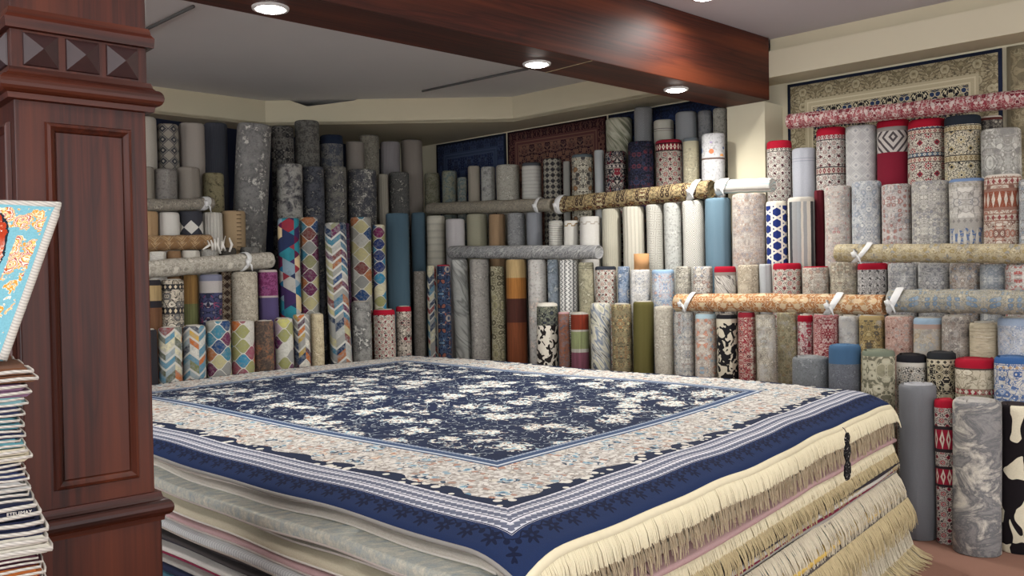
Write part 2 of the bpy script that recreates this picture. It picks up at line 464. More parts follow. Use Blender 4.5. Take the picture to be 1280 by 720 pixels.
# ceiling conduits
for (a, c, lb) in (((172, 42), (242, 8), 'thin dark conduit on the ceiling beside the pillar'), ((528, 114), (660, 86), 'thin dark conduit on the ceiling behind the beam')):
    P, Q = atz(*a, ZC-.012), atz(*c, ZC-.012); bm = bm_new(); tube(bm, [P, P.lerp(Q, .5), Q], .011, 8); tag(finish(bm, 'ceiling_conduit', flat('#5d5d5c', .6), smooth=True), lb, 'conduit')

# ------------------------------------------------------------------ pillar
PXd = Vector((ray(1850, 320).x, ray(1850, 320).y, 0)).normalized(); PYd = Vector((-PXd.y, PXd.x, 0))
dR = ray(187, 345); pR = CAM + dR*(2.7/dR.y)
dL = ray(24, 352)
# left edge: intersect the ray plane with the face line
k = (pR.x*dL.y-pR.y*dL.x)/(PXd.x*dL.y-PXd.y*dL.x); pW = k
pil = link('wooden_pillar', None); pil.location = (pR.x-PXd.x*pW, pR.y-PXd.y*pW, 0); pil.rotation_euler = (0, 0, math.atan2(PXd.y, PXd.x))
tag(pil, 'carved dark mahogany pillar with raised panel and diamond studs', 'pillar')
W = pW
bm = bm_new(); bx(bm, 0, W, 0, W, .92, 2.175, .004); finish(bm, 'shaft', M_woodz, pil)
bm = bm_new(); bx(bm, -.012, W+.014, -.014, W+.012, 0, .90, .004); finish(bm, 'plinth', M_woodz, pil)
bm = bm_new(); bx(bm, -.008, W+.004, -.008, W+.004, 2.175, ZC-.001, .003); finish(bm, 'upper_shaft', M_woodz, pil)
def moulding(name, z, prof):
    bm = bm_new()
    rings = [[bm.verts.new((x, y, z+dz)) for x, y in ((-o, -o), (W+o, -o), (W+o, W+o), (-o, W+o))] for o, dz in prof]
    for i in range(len(rings)-1):
        for k in range(4): bm.faces.new((rings[i][k], rings[i][(k+1) % 4], rings[i+1][(k+1) % 4], rings[i+1][k]))
    return finish(bm, name, M_woodx, pil)
def torus_prof(h, o, base):
    return [(base, -h), (base+o*.45, -h*.95), (base+o*.5, -h*.62)]+[(base+o*.55+o*.45*math.cos(a), -h*.05+h*.55*math.sin(a)) for a in [x*PI/8-PI/2 for x in range(9)]]+[(base+o*.4, h*.66), (base+o*.3, h), (base-.004, h)]
moulding('cornice_moulding', 2.155, torus_prof(.045, .042, .001))
moulding('dado_moulding', .905, torus_prof(.045, .042, .001))
moulding('top_moulding', 2.335, [(.008, -.03), (.022, -.028), (.024, .0), (.016, .012), (.012, .03), (.0, .03)])
# panel: picture-frame moulding on the front and on the side
def panel(side):
    x0, x1, z0, z1 = .075, W-.045, 1.0, 2.055
    prof = [(0, 0), (.004, -.010), (.012, -.013), (.018, -.008), (.024, -.004), (.030, .004)]
    bm = bm_new(); rings = []
    for ins, d in prof:
        rings.append([bm.verts.new((x, d-.001, z)) for x, z in ((x0+ins, z0+ins), (x1-ins, z0+ins), (x1-ins, z1-ins), (x0+ins, z1-ins))])
    for i in range(len(prof)-1):
        for k in range(4): bm.faces.new((rings[i][k], rings[i][(k+1) % 4], rings[i+1][(k+1) % 4], rings[i+1][k]))
    o = finish(bm, 'panel_moulding', M_woodz, pil)
    bm = bm_new(); bx(bm, x0+.029, x1-.029, -.0035, .003, z0+.029, z1-.029); finish(bm, 'panel', M_woodz, o)
    if side:
        o.rotation_euler = (0, 0, -PI/2); o.location = (0, W, 0)
panel(False); panel(True)
for face in (0, 1):
    for i in range(3):
        cx = W*(.19+.31*i); hw = .046; zc = 2.253; bm = bm_new()
        a = [bm.verts.new((cx+sx*hw, -.0085, zc+sz*hw)) for sx, sz in ((-1, -1), (1, -1), (1, 1), (-1, 1))]
        a2 = [bm.verts.new((cx+sx*(hw-.002), -.013, zc+sz*(hw-.002))) for sx, sz in ((-1, -1), (1, -1), (1, 1), (-1, 1))]
        c = bm.verts.new((cx, -.042, zc))
        for k in range(4):
            bm.faces.new((a[k], a[(k+1) % 4], a2[(k+1) % 4], a2[k])); bm.faces.new((a2[k], a2[(k+1) % 4], c))
        bm.faces.new(a[::-1]); o = finish(bm, 'diamond_stud', M_stud, pil)
        if face: o.rotation_euler = (0, 0, -PI/2); o.location = (0, W, 0)

# ------------------------------------------------------------------ carpets hung on the walls
def hung(name, label, c0, c1, ztop, zbot, side, o, fn, th=.014):
    f_ = Rp if side == 'R' else Lp
    P, Q = f_(c0, o), f_(c1, o); L = (Q-P).length; d = (Q-P).normalized(); N = NR if side == 'R' else NL
    nx, nz = 24, 10; me = bpy.data.meshes.new(name); vs = []; uvs = []
    def pt(i, j, back):
        x = i/nx; z = j/nz; wob = .006*math.sin(x*14+j)*z
        p = P+d*(L*x)-N*(wob+(0 if back else th)); return (p.x, p.y, ztop+(zbot-ztop)*z)
    for back in (0, 1):
        for j in range(nz+1):
            for i in range(nx+1): vs.append(pt(i, j, back)); uvs.append((L*i/nx, (ztop-zbot)*j/nz))
    K = (nx+1)*(nz+1); fs = []
    for j in range(nz):
        for i in range(nx):
            a = j*(nx+1)+i; fs.append((a, a+1, a+nx+2, a+nx+1)); fs.append((K+a, K+a+nx+1, K+a+nx+2, K+a+1))
    for i in range(nx):
        fs.append((i, K+i, K+i+1, i+1)); a = nz*(nx+1)+i; fs.append((a, a+1, K+a+1, K+a))
    for j in range(nz):
        a = j*(nx+1); fs.append((a, a+nx+1, K+a+nx+1, K+a)); a += nx; fs.append((a, K+a, K+a+nx+1, a+nx+1))
    me.from_pydata(vs, [], fs); ul = me.uv_layers.new(name='UVMap')
    for l in me.loops: ul.data[l.index].uv = uvs[l.vertex_index]
    for p_ in me.polygons: p_.use_smooth = True
    return tag(link(name, me, fabric(fn(L, ztop-zbot))), label, 'carpet', 'carpets hung on the walls')
def framed(edge, border, bmot, guard, field, fpal, line, bw=.2, ew=.025, S=16):
    def mk(L, H):
        def f(g, u, v, sd):
            d = g.mn(g.mn(u, L-u), g.mn(v, H-v))
            fp = persian(field, fpal, line, S)(g, u, v, sd); bp = persian(border, bmot, bmot[0], S*.8)(g, u, v, sd+3)
            c = g.mix(d > ew, edge, bp); c = g.mix(g.band(d, bw, bw+.07), c, guard)
            c = g.mix(g.band(d, bw+.02, bw+.03), c, line); c = g.mix(g.band(d, bw+.055, bw+.065), c, line)
            return g.mix(d > bw+.07, c, fp)
        return f
    return mk
def sR(px, py): return (onR(px, py, WR_o-.03)-SR).dot(-BH)
def sLft(px, py): return (onL(px, py, WL_o-.03)-SL).dot(AH)
hung('hung_carpet', 'carpet with beige border and black floral field hung on cream wall', sR(984, 110), sR(1252, 66), ZS-.02, 1.4, 'R', WR_o-.012,
     framed('#1b2338', '#a29678', ['#7d7259', '#b5aa8c', '#6d6450'], '#b8ac8e', '#16161c', ['#b9ad8c', '#2d3d5c', '#8d8468'], '#cfc4a4', .15))
hung('hung_carpet', 'beige bordered carpet hung beside the black floral one', sR(1258, 66), sR(1258, 66)+1.9, ZS-.02, 1.4, 'R', WR_o-.012,
     framed('#8d846c', '#a29678', ['#857b62', '#b5aa8c'], '#b8ac8e', '#8f8568', ['#b9ad8c', '#6d6450'], '#cfc4a4', .2))
hung('hung_carpet', 'dark navy carpet hung in the back corner', sR(545, 185), sR(631, 168), ZS-.015, 1.6, 'R', WR_o-.012,
     framed('#161c2c', '#26304a', ['#3a4560', '#1a2236'], '#39445c', '#1c2440', ['#2c3858', '#3d4a66'], '#49546c', .12))
hung('hung_carpet', 'dark maroon brown patterned carpet hung on back wall', sR(634, 168), sR(757, 145), ZS-.015, 1.6, 'R', WR_o-.012,
     framed('#2a1418', '#33161c', ['#6d4a40', '#23101a', '#5d3532'], '#5d3a36', '#2b1420', ['#6d4a40', '#7d5a48'], '#7a5a4c', .1, .02, 13))
hung('hung_carpet', 'dark blue carpet hung near the cream column', sR(760, 145), sR(902, 128), ZS-.015, 1.6, 'R', WR_o-.012,
     framed('#161c30', '#1c2640', ['#2c3b60', '#141a2c'], '#2a3554', '#18213c', ['#24345a', '#2f4268'], '#34456a', .12))

# ================================================================== STACK OF CARPETS
def stk(p, q, z): v = SF + AH*p + BH*q; return Vector((v.x, v.y, z))
rs = random.Random(3)
def wav(s, ph, a=1): return a*(math.sin(s*2.1+ph)*.5+math.sin(s*4.7+ph*2.3)*.3+math.sin(s*9.1+ph*.7)*.2)
def navy_z(p, q):
    z = ZT+.004
    z += .010*math.sin(p*2.2+q*1.1)*math.sin(q*1.7)
    def dr(d, reach, h): 
        t = max(0, min(1, (reach-d)/(reach+.10))); return h*t*t
    z -= dr(p, .10, .050)+dr(q, .10, .055)
    z += .014*wav(q, 2.0)*max(0, 1-max(p+.09, 0)/.7) + .012*wav(p*1.4, .4)*max(0, 1-max(q+.10, 0)/.7)
    return z
def rug_slab(name, z1, t, ol, orr, material, ph, bulge=.5, sag=.012):
    """one rug of the pile: rounded wavy rim, flat middle. ol / orr: reach beyond the flat top on the two front sides"""
    n1, n2 = 60, 72
    per = []
    back = .06
    for i in range(n1): per.append(('R', i/n1))
    for i in range(n2): per.append(('B', i/n2))
    for i in range(n1): per.append(('K', i/n1))
    for i in range(n2): per.append(('L', i/n2))
    def outer(kind, s, ins):
        P0, P1, Q0, Q1 = -ol, LA+back, -orr, LB+back
        if kind == 'R': p, q = P0+(P1-P0)*s, Q0
        elif kind == 'B': p, q = P1, Q0+(Q1-Q0)*s
        elif kind == 'K': p, q = P1+(P0-P1)*s, Q1
        else: p, q = P0, Q1+(Q0-Q1)*s
        if kind in 'RK': q += wav(p, ph, .012)
        else: p += wav(q, ph+1, .014)
        # round the corners a bit and inset
        cp, cq = (P0+P1)/2, (Q0+Q1)/2
        p -= max(-ins, min(ins, (p-cp)*3)) if abs(p-cp) > (P1-P0)/2-.65 else 0
        q -= max(-ins, min(ins, (q-cq)*3)) if abs(q-cq) > (Q1-Q0)/2-.65 else 0
        return p, q
    prof = [(.6, -t, 0), (.28, -t, 0), (.010, -t, .8), (bulge*.004, -t*.85, 1), (0, -t*.4, 1), (.003, -t*.12, 1), (.009, 0, .9), (.28, -.004, 0), (.6, -.012, 0)]
    vs = []; uvs = []; N = len(per); fs = []
    for ins, dz, dr in prof:
        for j, (k, s) in enumerate(per):
            p, q = outer(k, s, ins)
            ss = (p if k in 'RK' else q)
            wt = max(0, 1-(ZT-z1-dz)/.42)
            z = z1+dz*(1-.04*dr)+wt*(navy_z(max(p, -.09), max(q, -.10))-ZT-.004)
            v = stk(p, q, max(z, .001)); vs.append(v[:]); uvs.append((p+q*1.0, dz+ins))
    R = len(prof)
    for r_ in range(R-1):
        for j in range(N):
            a = r_*N+j; b = r_*N+(j+1) % N; fs.append((a, b, b+N, a+N))
    fs.append(tuple(range(N))[::-1]); fs.append(tuple(range((R-1)*N, R*N)))
    me = bpy.data.meshes.new(name); me.from_pydata(vs, [], fs); ul = me.uv_layers.new(name='UVMap')
    for l in me.loops: ul.data[l.index].uv = uvs[l.vertex_index]
    for p_ in me.polygons: p_.use_smooth = len(p_.vertices) == 4
    bm = bm_new(); bm.from_mesh(me); bmesh.ops.recalc_face_normals(bm, faces=bm.faces[:]); bm.to_mesh(me); bm.free()
    global EDGE; EDGE = [vs[3*N+j] for j in range(N-n2, N)]
    return link(name, me, material)
def fringe(parent, orr, z, ln, n, material, ol, rr, splay=.02, curl=.5, jit=.25, zf=None, rad=.0022, P1=None):
    bm = bm_new(); ph_ = rr.uniform(0, 6)
    for i in range(n):
        p = -ol+.01+(LA+.06+ol-.02)*(i+rr.uniform(-.3, .3))/n
        zz = (zf(p) if zf else z); l_ = ln*rr.uniform(1-jit, 1.05)
        dx = rr.uniform(-1, 1)*.010*curl+math.sin(i*.55+ph_)*.016*curl+math.sin(i*.17+ph_)*.012*curl
        q0 = -orr+.004; pts = []
        for k in range(4):
            t = k/3
            dq = -(.006+splay*math.sin(t*1.5))
            zc = zz-l_*t*(.75+.25*t)
            pts.append(stk(p+dx*t*t+rr.uniform(-.003, .003)*t*curl, q0+dq, max(zc, .004)+rr.uniform(0, .003)))
        if pts[-1].z < .03:   # lies out on the floor
            pts[-1] = stk(p+dx, q0-.02-splay-rr.uniform(.02, .07), .006); pts[-2] = stk(p+dx*.6, q0-.015-splay, .02)
        tube(bm, pts, [rad, rad*1.25, rad*1.1, rad*.6], 4, False)
    o = finish(bm, 'fringe', material, parent, True); o['kind'] = 'stuff'; return o
def pile(*cols, S=60): return fabric(lambda g, u, v, sd: g.pick(g.noise(g.vec(u, v*.6, sd), S, 6, .75), list(cols), 'LINEAR'), bump=.9)
def sl(c, d=None, S=30): return fabric(lambda g, u, v, sd: g.mix(g.noise(g.vec(u, v*6, sd), S, 4, .7), c, d or g.mix(.35, c, '#5c544c')))
ribbed = fabric(lambda g, u, v, sd: g.mix(g.ab(g.fr(u*60)-.5)*1.3, '#cfcfcb', '#8d8e90'))
layers = [  # thickness, reach left, material, label, fringe(colour, length, count, splay, curl)
 (.016, 0.060, sl('#b5a99a', '#938879'), 'taupe rug directly under the navy carpet', None),
 (.014, 0.040, sl('#6d5850', '#8a766c'), 'thin pinkish taupe rug, second under the navy carpet', None),
 (.020, 0.070, sl('#c8c0b2', '#aca496'), 'pale stone rug lying on the fluffy mottled rug', None),
 (.058, 0.115, pile('#8a9294', '#a3a8a4', '#d6d0bc', '#b5b5a8', '#98a3a6', '#ddd6c0', '#9a9f9c', S=34), 'thick fluffy blue grey and cream rug with beige fringe', (M_fringe_beige, .17, 760, .06, 1)),
 (.022, 0.015, sl('#3c3a3a', '#1e1d20'), 'thin charcoal rug under the fluffy mottled rug', None),
 (.016, 0.055, sl('#8b8579', '#5d584f'), 'thin olive grey rug above the folded cream rug', None),
 (.040, 0.095, sl('#cdc4ab', '#b8ae94'), 'folded cream rug in the middle of the pile', None),
 (.026, 0.105, sl('#bf9f9d', '#a88886'), 'dusty pink rug with a thin bright edge', None),
 (.040, 0.125, ribbed, 'white ribbed rug with short cream fringe', (M_fringe_cream, .09, 760, .03, .4)),
 (.026, 0.075, sl('#6d5348', '#4f3a33'), 'chocolate brown rug with gold fringe', (M_fringe_gold, .10, 560, .04, 1)),
 (.016, 0.055, sl('#2b2729', '#46403f'), 'thin black rug below the chocolate brown rug', None),
 (.018, 0.075, sl("#4f4947", "#383433"), 'thin ash grey rug between two dark rugs', None),
 (.014, 0.075, sl('#26232a', '#3d383d'), 'thin black rug resting on the pale silver rug', None),
 (.026, 0.095, sl('#d2cdc4', '#bdb7ae'), 'pale silver rug with a broad white edge', None),
 (.014, 0.085, sl('#6d2236', '#8a3148'), 'thin burgundy rug in the lower pile', None),
 (.018, 0.095, sl('#b9b4ac', '#8c877f'), 'light grey rug with cream fringe under the burgundy rug', (M_fringe_white, .15, 620, .06, 1.2)),
 (.030, 0.105, sl('#1c2136', '#2a3048'), 'dark navy rug edge in the lower pile', None),
 (.016, 0.105, sl('#4b7482', '#37606e'), 'thin teal rug under the dark navy rug', None),
 (.024, 0.105, sl('#c9c3b8', '#a8a297'), 'off white rug below the thin teal rug', None),
 (.026, 0.095, sl('#d2b362', '#c2a352'), 'mustard yellow rug edge in the lower pile', None),
 (.022, 0.095, sl('#5b5450', '#423d3a'), 'dark brown rug with gold fringe under the mustard rug', (M_fringe_gold, .15, 620, .05, 1.2)),
 (.062, 0.105, sl('#a49c90', '#8a8277'), 'thick stone grey rug near the floor', None),
 (.040, 0.105, sl('#33363f', '#22242c'), 'slate rug near the floor', None),
 (.040, 0.105, sl('#b9a58a', '#97866c'), 'tan rug with long pale fringe spreading over the floor', (M_fringe_white, .20, 620, .05, 1.3)),
 (.040, 0.105, sl('#8c3a3a', '#6c2c2c'), 'brick red rug near the floor', None),
 (.040, 0.105, sl('#cbc0a6', '#aea389'), 'cream rug second from the floor', (M_fringe_gold, .11, 560, .07, 1.4)),
]
M_bind = [flat(c_, .9, .15, 30) for c_ in ('#a59b90', '#c9bdb4', '#d3ccc0', '#b8ada4')]
tot = sum(l[0] for l in layers); zt = ZT-.022
sc = (zt-.045)/tot
z = zt
for i, (t, ol, m_, lb, fr_) in enumerate(layers):
    t *= sc; dep = (ZT-z)
    orr = .035+.17*dep+rs.uniform(-.008, .008)+(.028 if any(w_ in lb for w_ in ('pink', 'silver', 'mustard')) else 0)
    bm_o = rug_slab('stacked_rug', z, t*.90, ol+.03*dep+rs.uniform(-.01, .01), orr, m_, i*.37, sag=.016*(1-dep*.9))
    tag(bm_o, lb+' ' if False else lb, 'rug', 'rugs stacked under the navy carpet')
    if i < 9:
        bm = bm_new(); tube(bm, EDGE, .0042, 6); finish(bm, 'edge_binding', M_bind[i % 4], bm_o, True)
    if fr_: fringe(bm_o, orr, z-.012, fr_[1], fr_[2], fr_[0], ol, rs, fr_[3], fr_[4])
    z -= t
o = rug_slab('stacked_rug', z, z-.002, .2, .19, sl('#6b5a4a', '#4f4236'), 11, sag=0); tag(o, 'brown rug lying on the floor at the bottom of the pile', 'rug', 'rugs stacked under the navy carpet')

# ---- navy carpet on top
def navy_pat(g, u, v, sd):
    p, q = u, v
    gg = g.mn(g.mn(p, q), g.mn(LA+.10-p, LB+.12-q))
    al = g.mix(0, '#000000', '#000000')
    s = p+q; pv = g.vec(p, q, 2.0)
    # field
    wv = g.noise(pv, 6, 2); d, r = g.voro(g.vec(p*1.0+wv*.12, q*1.0+wv*.1, 1), 5.2)
    nn = g.noise(pv, 17, 2.5, .6, .8)
    clus = g.step(nn-d*.75, .19, .24)
    fine = g.noise(pv, 42, 2, .5, .6)
    white = g.pick(fine, ['#9db4c4', '#dfe0d8', '#b9866a', '#e6e2d6', '#8fb0bc', '#d8cfb8', '#e6e2d6'])
    stem = g.ab(g.fr(g.noise(pv, 9, 2, .5, .5)*5)-.5) < .05
    fld = g.mix((nn > .56)*.35, '#15223f', '#0c1630')
    fld = g.mix(stem*(fine > .45), fld, '#b9c2c4')
    fld = g.mix(clus*g.step(fine, .36, .46), fld, white)
    # main border
    w1 = g.noise(pv, 11, 2); w2 = g.noise(g.vec(q, p, 7.0), 11, 2)
    fd, fr_ = g.voro(g.vec(p+w1*.10, q+w2*.10, 3.0), 13); fd2, fr2_ = g.voro(g.vec(p+w2*.05, q-w1*.05, 6.0), 30)
    bor = g.mix(g.step(fine, .40, .60), '#a39c94', '#dedad2')
    bor = g.mix((fd2 < .40)*(fr2_ > .35), bor, g.pick(fr2_, ['#dedad0', '#c9a88e', '#e0dcd4', '#8ea6b2', '#d8d2c4', '#b08a78', '#e2ded6']))
    bor = g.mix(g.band(fd2, .40, .46)*(fr2_ > .55), bor, '#857d76')
    bor = g.mix((fd < .40)*(fr_ > .55), bor, g.pick(fd2, ['#3d5f7e', '#88aebf', '#d8d6ce', '#2c4058', '#6d93a8']))
    bor = g.mix((fd < .32)*(fr_ < .25), bor, g.pick(fd2, ['#c79a80', '#e0dacc', '#b07f68', '#d8c8b4']))
    bor = g.mix(g.ab(g.fr(g.noise(pv, 7, 2)*6)-.5) < .04, bor, '#8f8780')
    bor = g.mix(.05, bor, '#7d7870')
    c = g.mix(gg > .55, bor, fld)
    # inner guard
    ck = (g.ab(g.fr(s*45)-.5) < .25)
    gi = g.mix(ck, '#1b2c50', '#c9d2d8')
    c = g.mix(g.band(gg, .50, .585), c, g.mix(g.band(gg, .515, .53)+g.band(gg, .565, .58)*ck, '#3c5070', '#c6ced4'))
    # buds between border and guard
    bud = g.voro(pv, 20)[0]
    arc = gg-.155-.02*g.sin(s*22)
    c = g.mix(g.band(arc, -.05, .035), c, g.mix(bud < .34, '#1c2740', '#dcd8cc'))
    # outer white guard
    zig = g.ab(g.fr(s*38)-.5); t1 = (gg-.005)/.125
    gw = g.mix(g.ab(g.fr(t1*3)-.5)*2.2+zig*.9 < .75, '#c9cad0', '#656a7c')
    gw = g.mix((g.ab(g.fr(t1*3)) < .1), gw, '#1c2747'); gw = g.mix((g.fr(t1*3) > .88), gw, '#e0dfe4')
    c = g.mix(g.band(gg, .004, .13), c, gw)
    # outer navy band with darker flowers
    al_ = g.mx(p, q); fx = (g.fr(al_/.095)-.5)*.095; fy = gg+.034
    fr2 = g.math('SQRT', fx*fx+fy*fy); ft = g.math('ARCTAN2', fy, fx)
    sm = (g.fr(al_/.095+.5)-.5)*.095; sr = g.math('SQRT', sm*sm+(gg+.024)*(gg+.024))
    dk = g.sat((fr2 < .024+.009*g.cos(ft*7))*(fr2 > .006)+(sr < .010)+(g.ab(gg+.012+.006*g.sin(al_*132)) < .003))
    c = g.mix(gg < .004, c, g.mix(dk, '#1c2c50', '#0b1430'))
    return c
def navy_carpet():
    ps = [-.09+i*.025 for i in range(10)]+[.16+i*.085 for i in range(1000) if .16+i*.085 < LA-.1]+[LA-.08+.03*i for i in range(6)]
    qs = [-.10+i*.025 for i in range(10)]+[.16+i*.085 for i in range(1000) if .16+i*.085 < LB-.1]+[LB-.08+.03*i for i in range(6)]
    vs = []; uv = []; nP, nQ = len(ps), len(qs)
    for sgn in (0, 1):
        for q in qs:
            for p in ps:
                z = navy_z(p, q)-(.012 if sgn else 0); P_, Q_ = p, q
                # fold over the back edges
                for (val, lim) in ((p, LA), (q, LB)):
                    e = val-lim+.05
                    if e > 0: z -= e*e*7
                ee = 0
                vs.append(stk(P_, Q_, z)[:]); uv.append((p, q))
    K = nP*nQ; fs = []
    for j in range(nQ-1):
        for i in range(nP-1):
            a = j*nP+i; fs.append((a, a+1, a+nP+1, a+nP)); fs.append((K+a, K+a+nP, K+a+nP+1, K+a+1))
    for i in range(nP-1):
        fs.append((i, K+i, K+i+1, i+1)); a = (nQ-1)*nP+i; fs.append((a, a+1, K+a+1, K+a))
    for j in range(nQ-1):
        a = j*nP; fs.append((a, a+nP, K+a+nP, K+a)); a += nP-1; fs.append((a, K+a, K+a+nP, a+nP))
    me = bpy.data.meshes.new('navy_carpet'); me.from_pydata(vs, [], fs); ul = me.uv_layers.new(name='UVMap')
    for l in me.loops: ul.data[l.index].uv = uv[l.vertex_index]
    for p_ in me.polygons: p_.use_smooth = True
    o = link('navy_carpet', me, fabric(navy_pat, .9, .35))
    tag(o, 'large navy floral carpet with cream fringe on top of the pile', 'carpet')
    bm = bm_new(); tube(bm, [stk(-.092, q, navy_z(-.09, q)-.006) for q in qs], .007, 6); finish(bm, 'side_binding', flat('#8d8a84', .9), o, True)
    # fringe: woven heading then hanging strands following the slope
    bm = bm_new(); rr = random.Random(9); N = 1000; E0 = -.085
    def nz(p): return navy_z(min(p, LA), -.10)-(max(0, p-LA+.05)**2*7)
    for i in range(N):
        p = E0+(LA+.12)*(i+rr.uniform(-.25, .25))/N; z0 = nz(p)-.006
        ln = .086*rr.uniform(.93, 1.05); cl = math.sin(i*.39)*.004; dx = rr.uniform(-.004, .004)+cl
        pts = [stk(p+dx*t, -.098-.045*math.sin(t*1.25), z0-ln*t*(.55+.45*t)+rr.uniform(-.001, .001)) for t in (0, .3, .65, 1)]
        tube(bm, pts, [.0022, .0024, .0023, .0015], 4, False)
    f_ = finish(bm, 'fringe', M_fringe_cream, o, True); f_['kind'] = 'stuff'
    bm = bm_new(); prev = None
    for i in range(91):
        p = E0+(LA+.12)*i/90; z0 = nz(p); a = [stk(p, -.096, z0), stk(p, -.104, z0-.004), stk(p, -.118, z0-.022), stk(p, -.114, z0-.024), stk(p, -.096, z0-.011)]
        vsx = [bm.verts.new(x) for x in a]
        if prev:
            for k in range(5): bm.faces.new((prev[k], prev[(k+1) % 5], vsx[(k+1) % 5], vsx[k]))
        prev = vsx
    finish(bm, 'fringe_heading', M_fringe_cream, o, True)
    return o
navy_carpet()
# black ornate hang tag below the fringe
tp = onplane(1058, 541, stk(0, -.165, 0), NR.cross(Vector((0, 0, 1))) if False else BH)
tg = link('hang_tag', None); tg.location = tp; tg.rotation_euler = (0, 0, math.atan2(AH.y, AH.x))
tag(tg, 'black ornate hang tag dangling from the cream fringe', 'hang tag')
M_tag = fabric(lambda g, u, v, sd: g.mix(g.noise(g.vec(u, v, 3), 90, 2) > .64, '#0d0c10', '#b9b4ae'))
prof = [(-.0, .008), (-.02, .020), (-.045, .012), (-.06, .024), (-.085, .026), (-.105, .014), (-.115, .010), (-.13, .024), (-.165, .027), (-.19, .012)]
bm = bm_new(); L_ = [bm.verts.new((-w_*1.5, 0, z_)) for z_, w_ in prof]; R_ = [bm.verts.new((w_*1.5, 0, z_)) for z_, w_ in prof]
L2 = [bm.verts.new((-w_*1.4, -.006, z_)) for z_, w_ in prof]; R2 = [bm.verts.new((w_*1.4, -.006, z_)) for z_, w_ in prof]
for i in range(len(prof)-1):
    for a, b in ((L_, R_), (R_, R2), (R2, L2), (L2, L_)): bm.faces.new((a[i], b[i], b[i+1], a[i+1]))
bm.faces.new((L_[0], L2[0], R2[0], R_[0])); bm.faces.new((L_[-1], R_[-1], R2[-1], L2[-1]))
o = finish(bm, 'tag_body', None, tg)
o.data.uv_layers.new(name='UVMap')
for l in o.data.loops: v_ = o.data.vertices[l.vertex_index].co; o.data.uv_layers['UVMap'].data[l.index].uv = (v_.x, v_.z)
o.data.materials.append(M_tag)
bm = bm_new(); tube(bm, [(0, 0, 0), (0, .006, .012), (0, .015, .02)], .002, 5); finish(bm, 'string', M_stud, tg)
#ROLLS#
# ================================================================== CARPET ROLLS
def roll_mesh(name, r, h, sd, spiral, segs=44):
    rr = random.Random(sd); a1, a2, a3 = rr.uniform(0, 6), rr.uniform(0, 6), rr.uniform(-.9, .9)
    def rad(th, k):                     # flap of the rolled edge plus an uneven outline
        q = ((th-a3) % (2*PI))/(2*PI)
        se = (abs(math.cos(th))**2.3+abs(math.sin(th))**2.3)**(-1/2.3)
        return r*se*(.955+.010*math.cos(2*th+a1)+.008*math.cos(3*th+a2))+(.007*q)*k
    prof = [(-.008, 0, .5), (0, .008, 1)]
    nz = max(4, int(h/.3)); prof += [(0, h*i/nz, 1) for i in range(1, nz)]
    prof += [(0, h-.03, 1), (-.002, h-.012, 1), (-.007, h-.004, .9), (-.014, h, .8), (-.022, h-.002, .4), (-.026, h-.012, 0)]
    if not spiral: prof[-1] = (-.030, h-.004, 0)
    vs = []; uv = []; fs = []; w1 = rr.uniform(0, 6); am = rr.uniform(.001, .004)
    for d, z, k in prof:
        for s in range(segs+1):
            th = -PI+2*PI*s/segs; q = max(rad(th, k)+d*min(1, r/.09), .004)
            vs.append((q*math.sin(th)+am*math.sin(z*5+w1), -q*math.cos(th)+am*math.cos(z*4+w1), z)); uv.append((th*r, h-z))
    R = len(prof); S = segs+1
    for i in range(R-1):
        for s in range(segs): a = i*S+s; fs.append((a, a+1, a+S+1, a+S))
    fs.append(tuple(range(segs-1, -1, -1))); fs.append(tuple((R-1)*S+s for s in range(segs)))
    me = bpy.data.meshes.new(name); me.from_pydata(vs, [], fs); ul = me.uv_layers.new(name='UVMap')
    for l in me.loops: ul.data[l.index].uv = uv[l.vertex_index]
    for p in me.polygons: p.use_smooth = len(p.vertices) == 4
    return me
def spiral_mesh(r, h, sd):
    rr = random.Random(sd); turns = 4; n = 22*turns; vs = []; fs = []; r0, r1 = r*.14, r*.93-.014
    st = (r1-r0)/turns; a0 = rr.uniform(0, 6)
    for i in range(n+1):
        t = i/n; q = r0+(r1-r0)*t; th = a0+2*PI*turns*t
        zt = h+.005+.003*math.sin(th*.7+a0)-.002*(1-t)
        for dq, dz in ((-.38*st, -.016), (-.22*st, -.001), (.22*st, 0), (.38*st, -.016)):
            vs.append(((q+dq)*math.sin(th), -(q+dq)*math.cos(th), zt+dz))
    for i in range(n):
        for k in range(3): a = i*4+k; fs.append((a, a+1, a+5, a+4))
    me = bpy.data.meshes.new('spiral_end'); me.from_pydata(vs, [], fs)
    ul = me.uv_layers.new(name='UVMap')
    for l in me.loops: v = me.vertices[l.vertex_index].co; ul.data[l.index].uv = (v.x, v.y)
    for p in me.polygons: p.use_smooth = True
    return me
ROLLS = []
def row(side, off, where, specs, group):
    for s in specs:
        px, fn, desc = s[0], s[1], s[2]; kw = s[3] if len(s) > 3 else {}
        ROLLS.append(dict(side=side, off=kw.get('o', off), xl=px[0], xr=px[1], yt=px[2], fn=fn, label=kw.get('w') and f'{desc} {kw["w"]}' or f'{desc} {where}', lean=kw.get('lean', 0), group=group, end=kw.get('end'), base=kw.get('base'), coat=kw.get('coat', 0), col=kw.get('col')))
RC = [(-1, .045, RED)]; BC = [(-1, .05, '#20262e')]
GD = '#3c3d42'
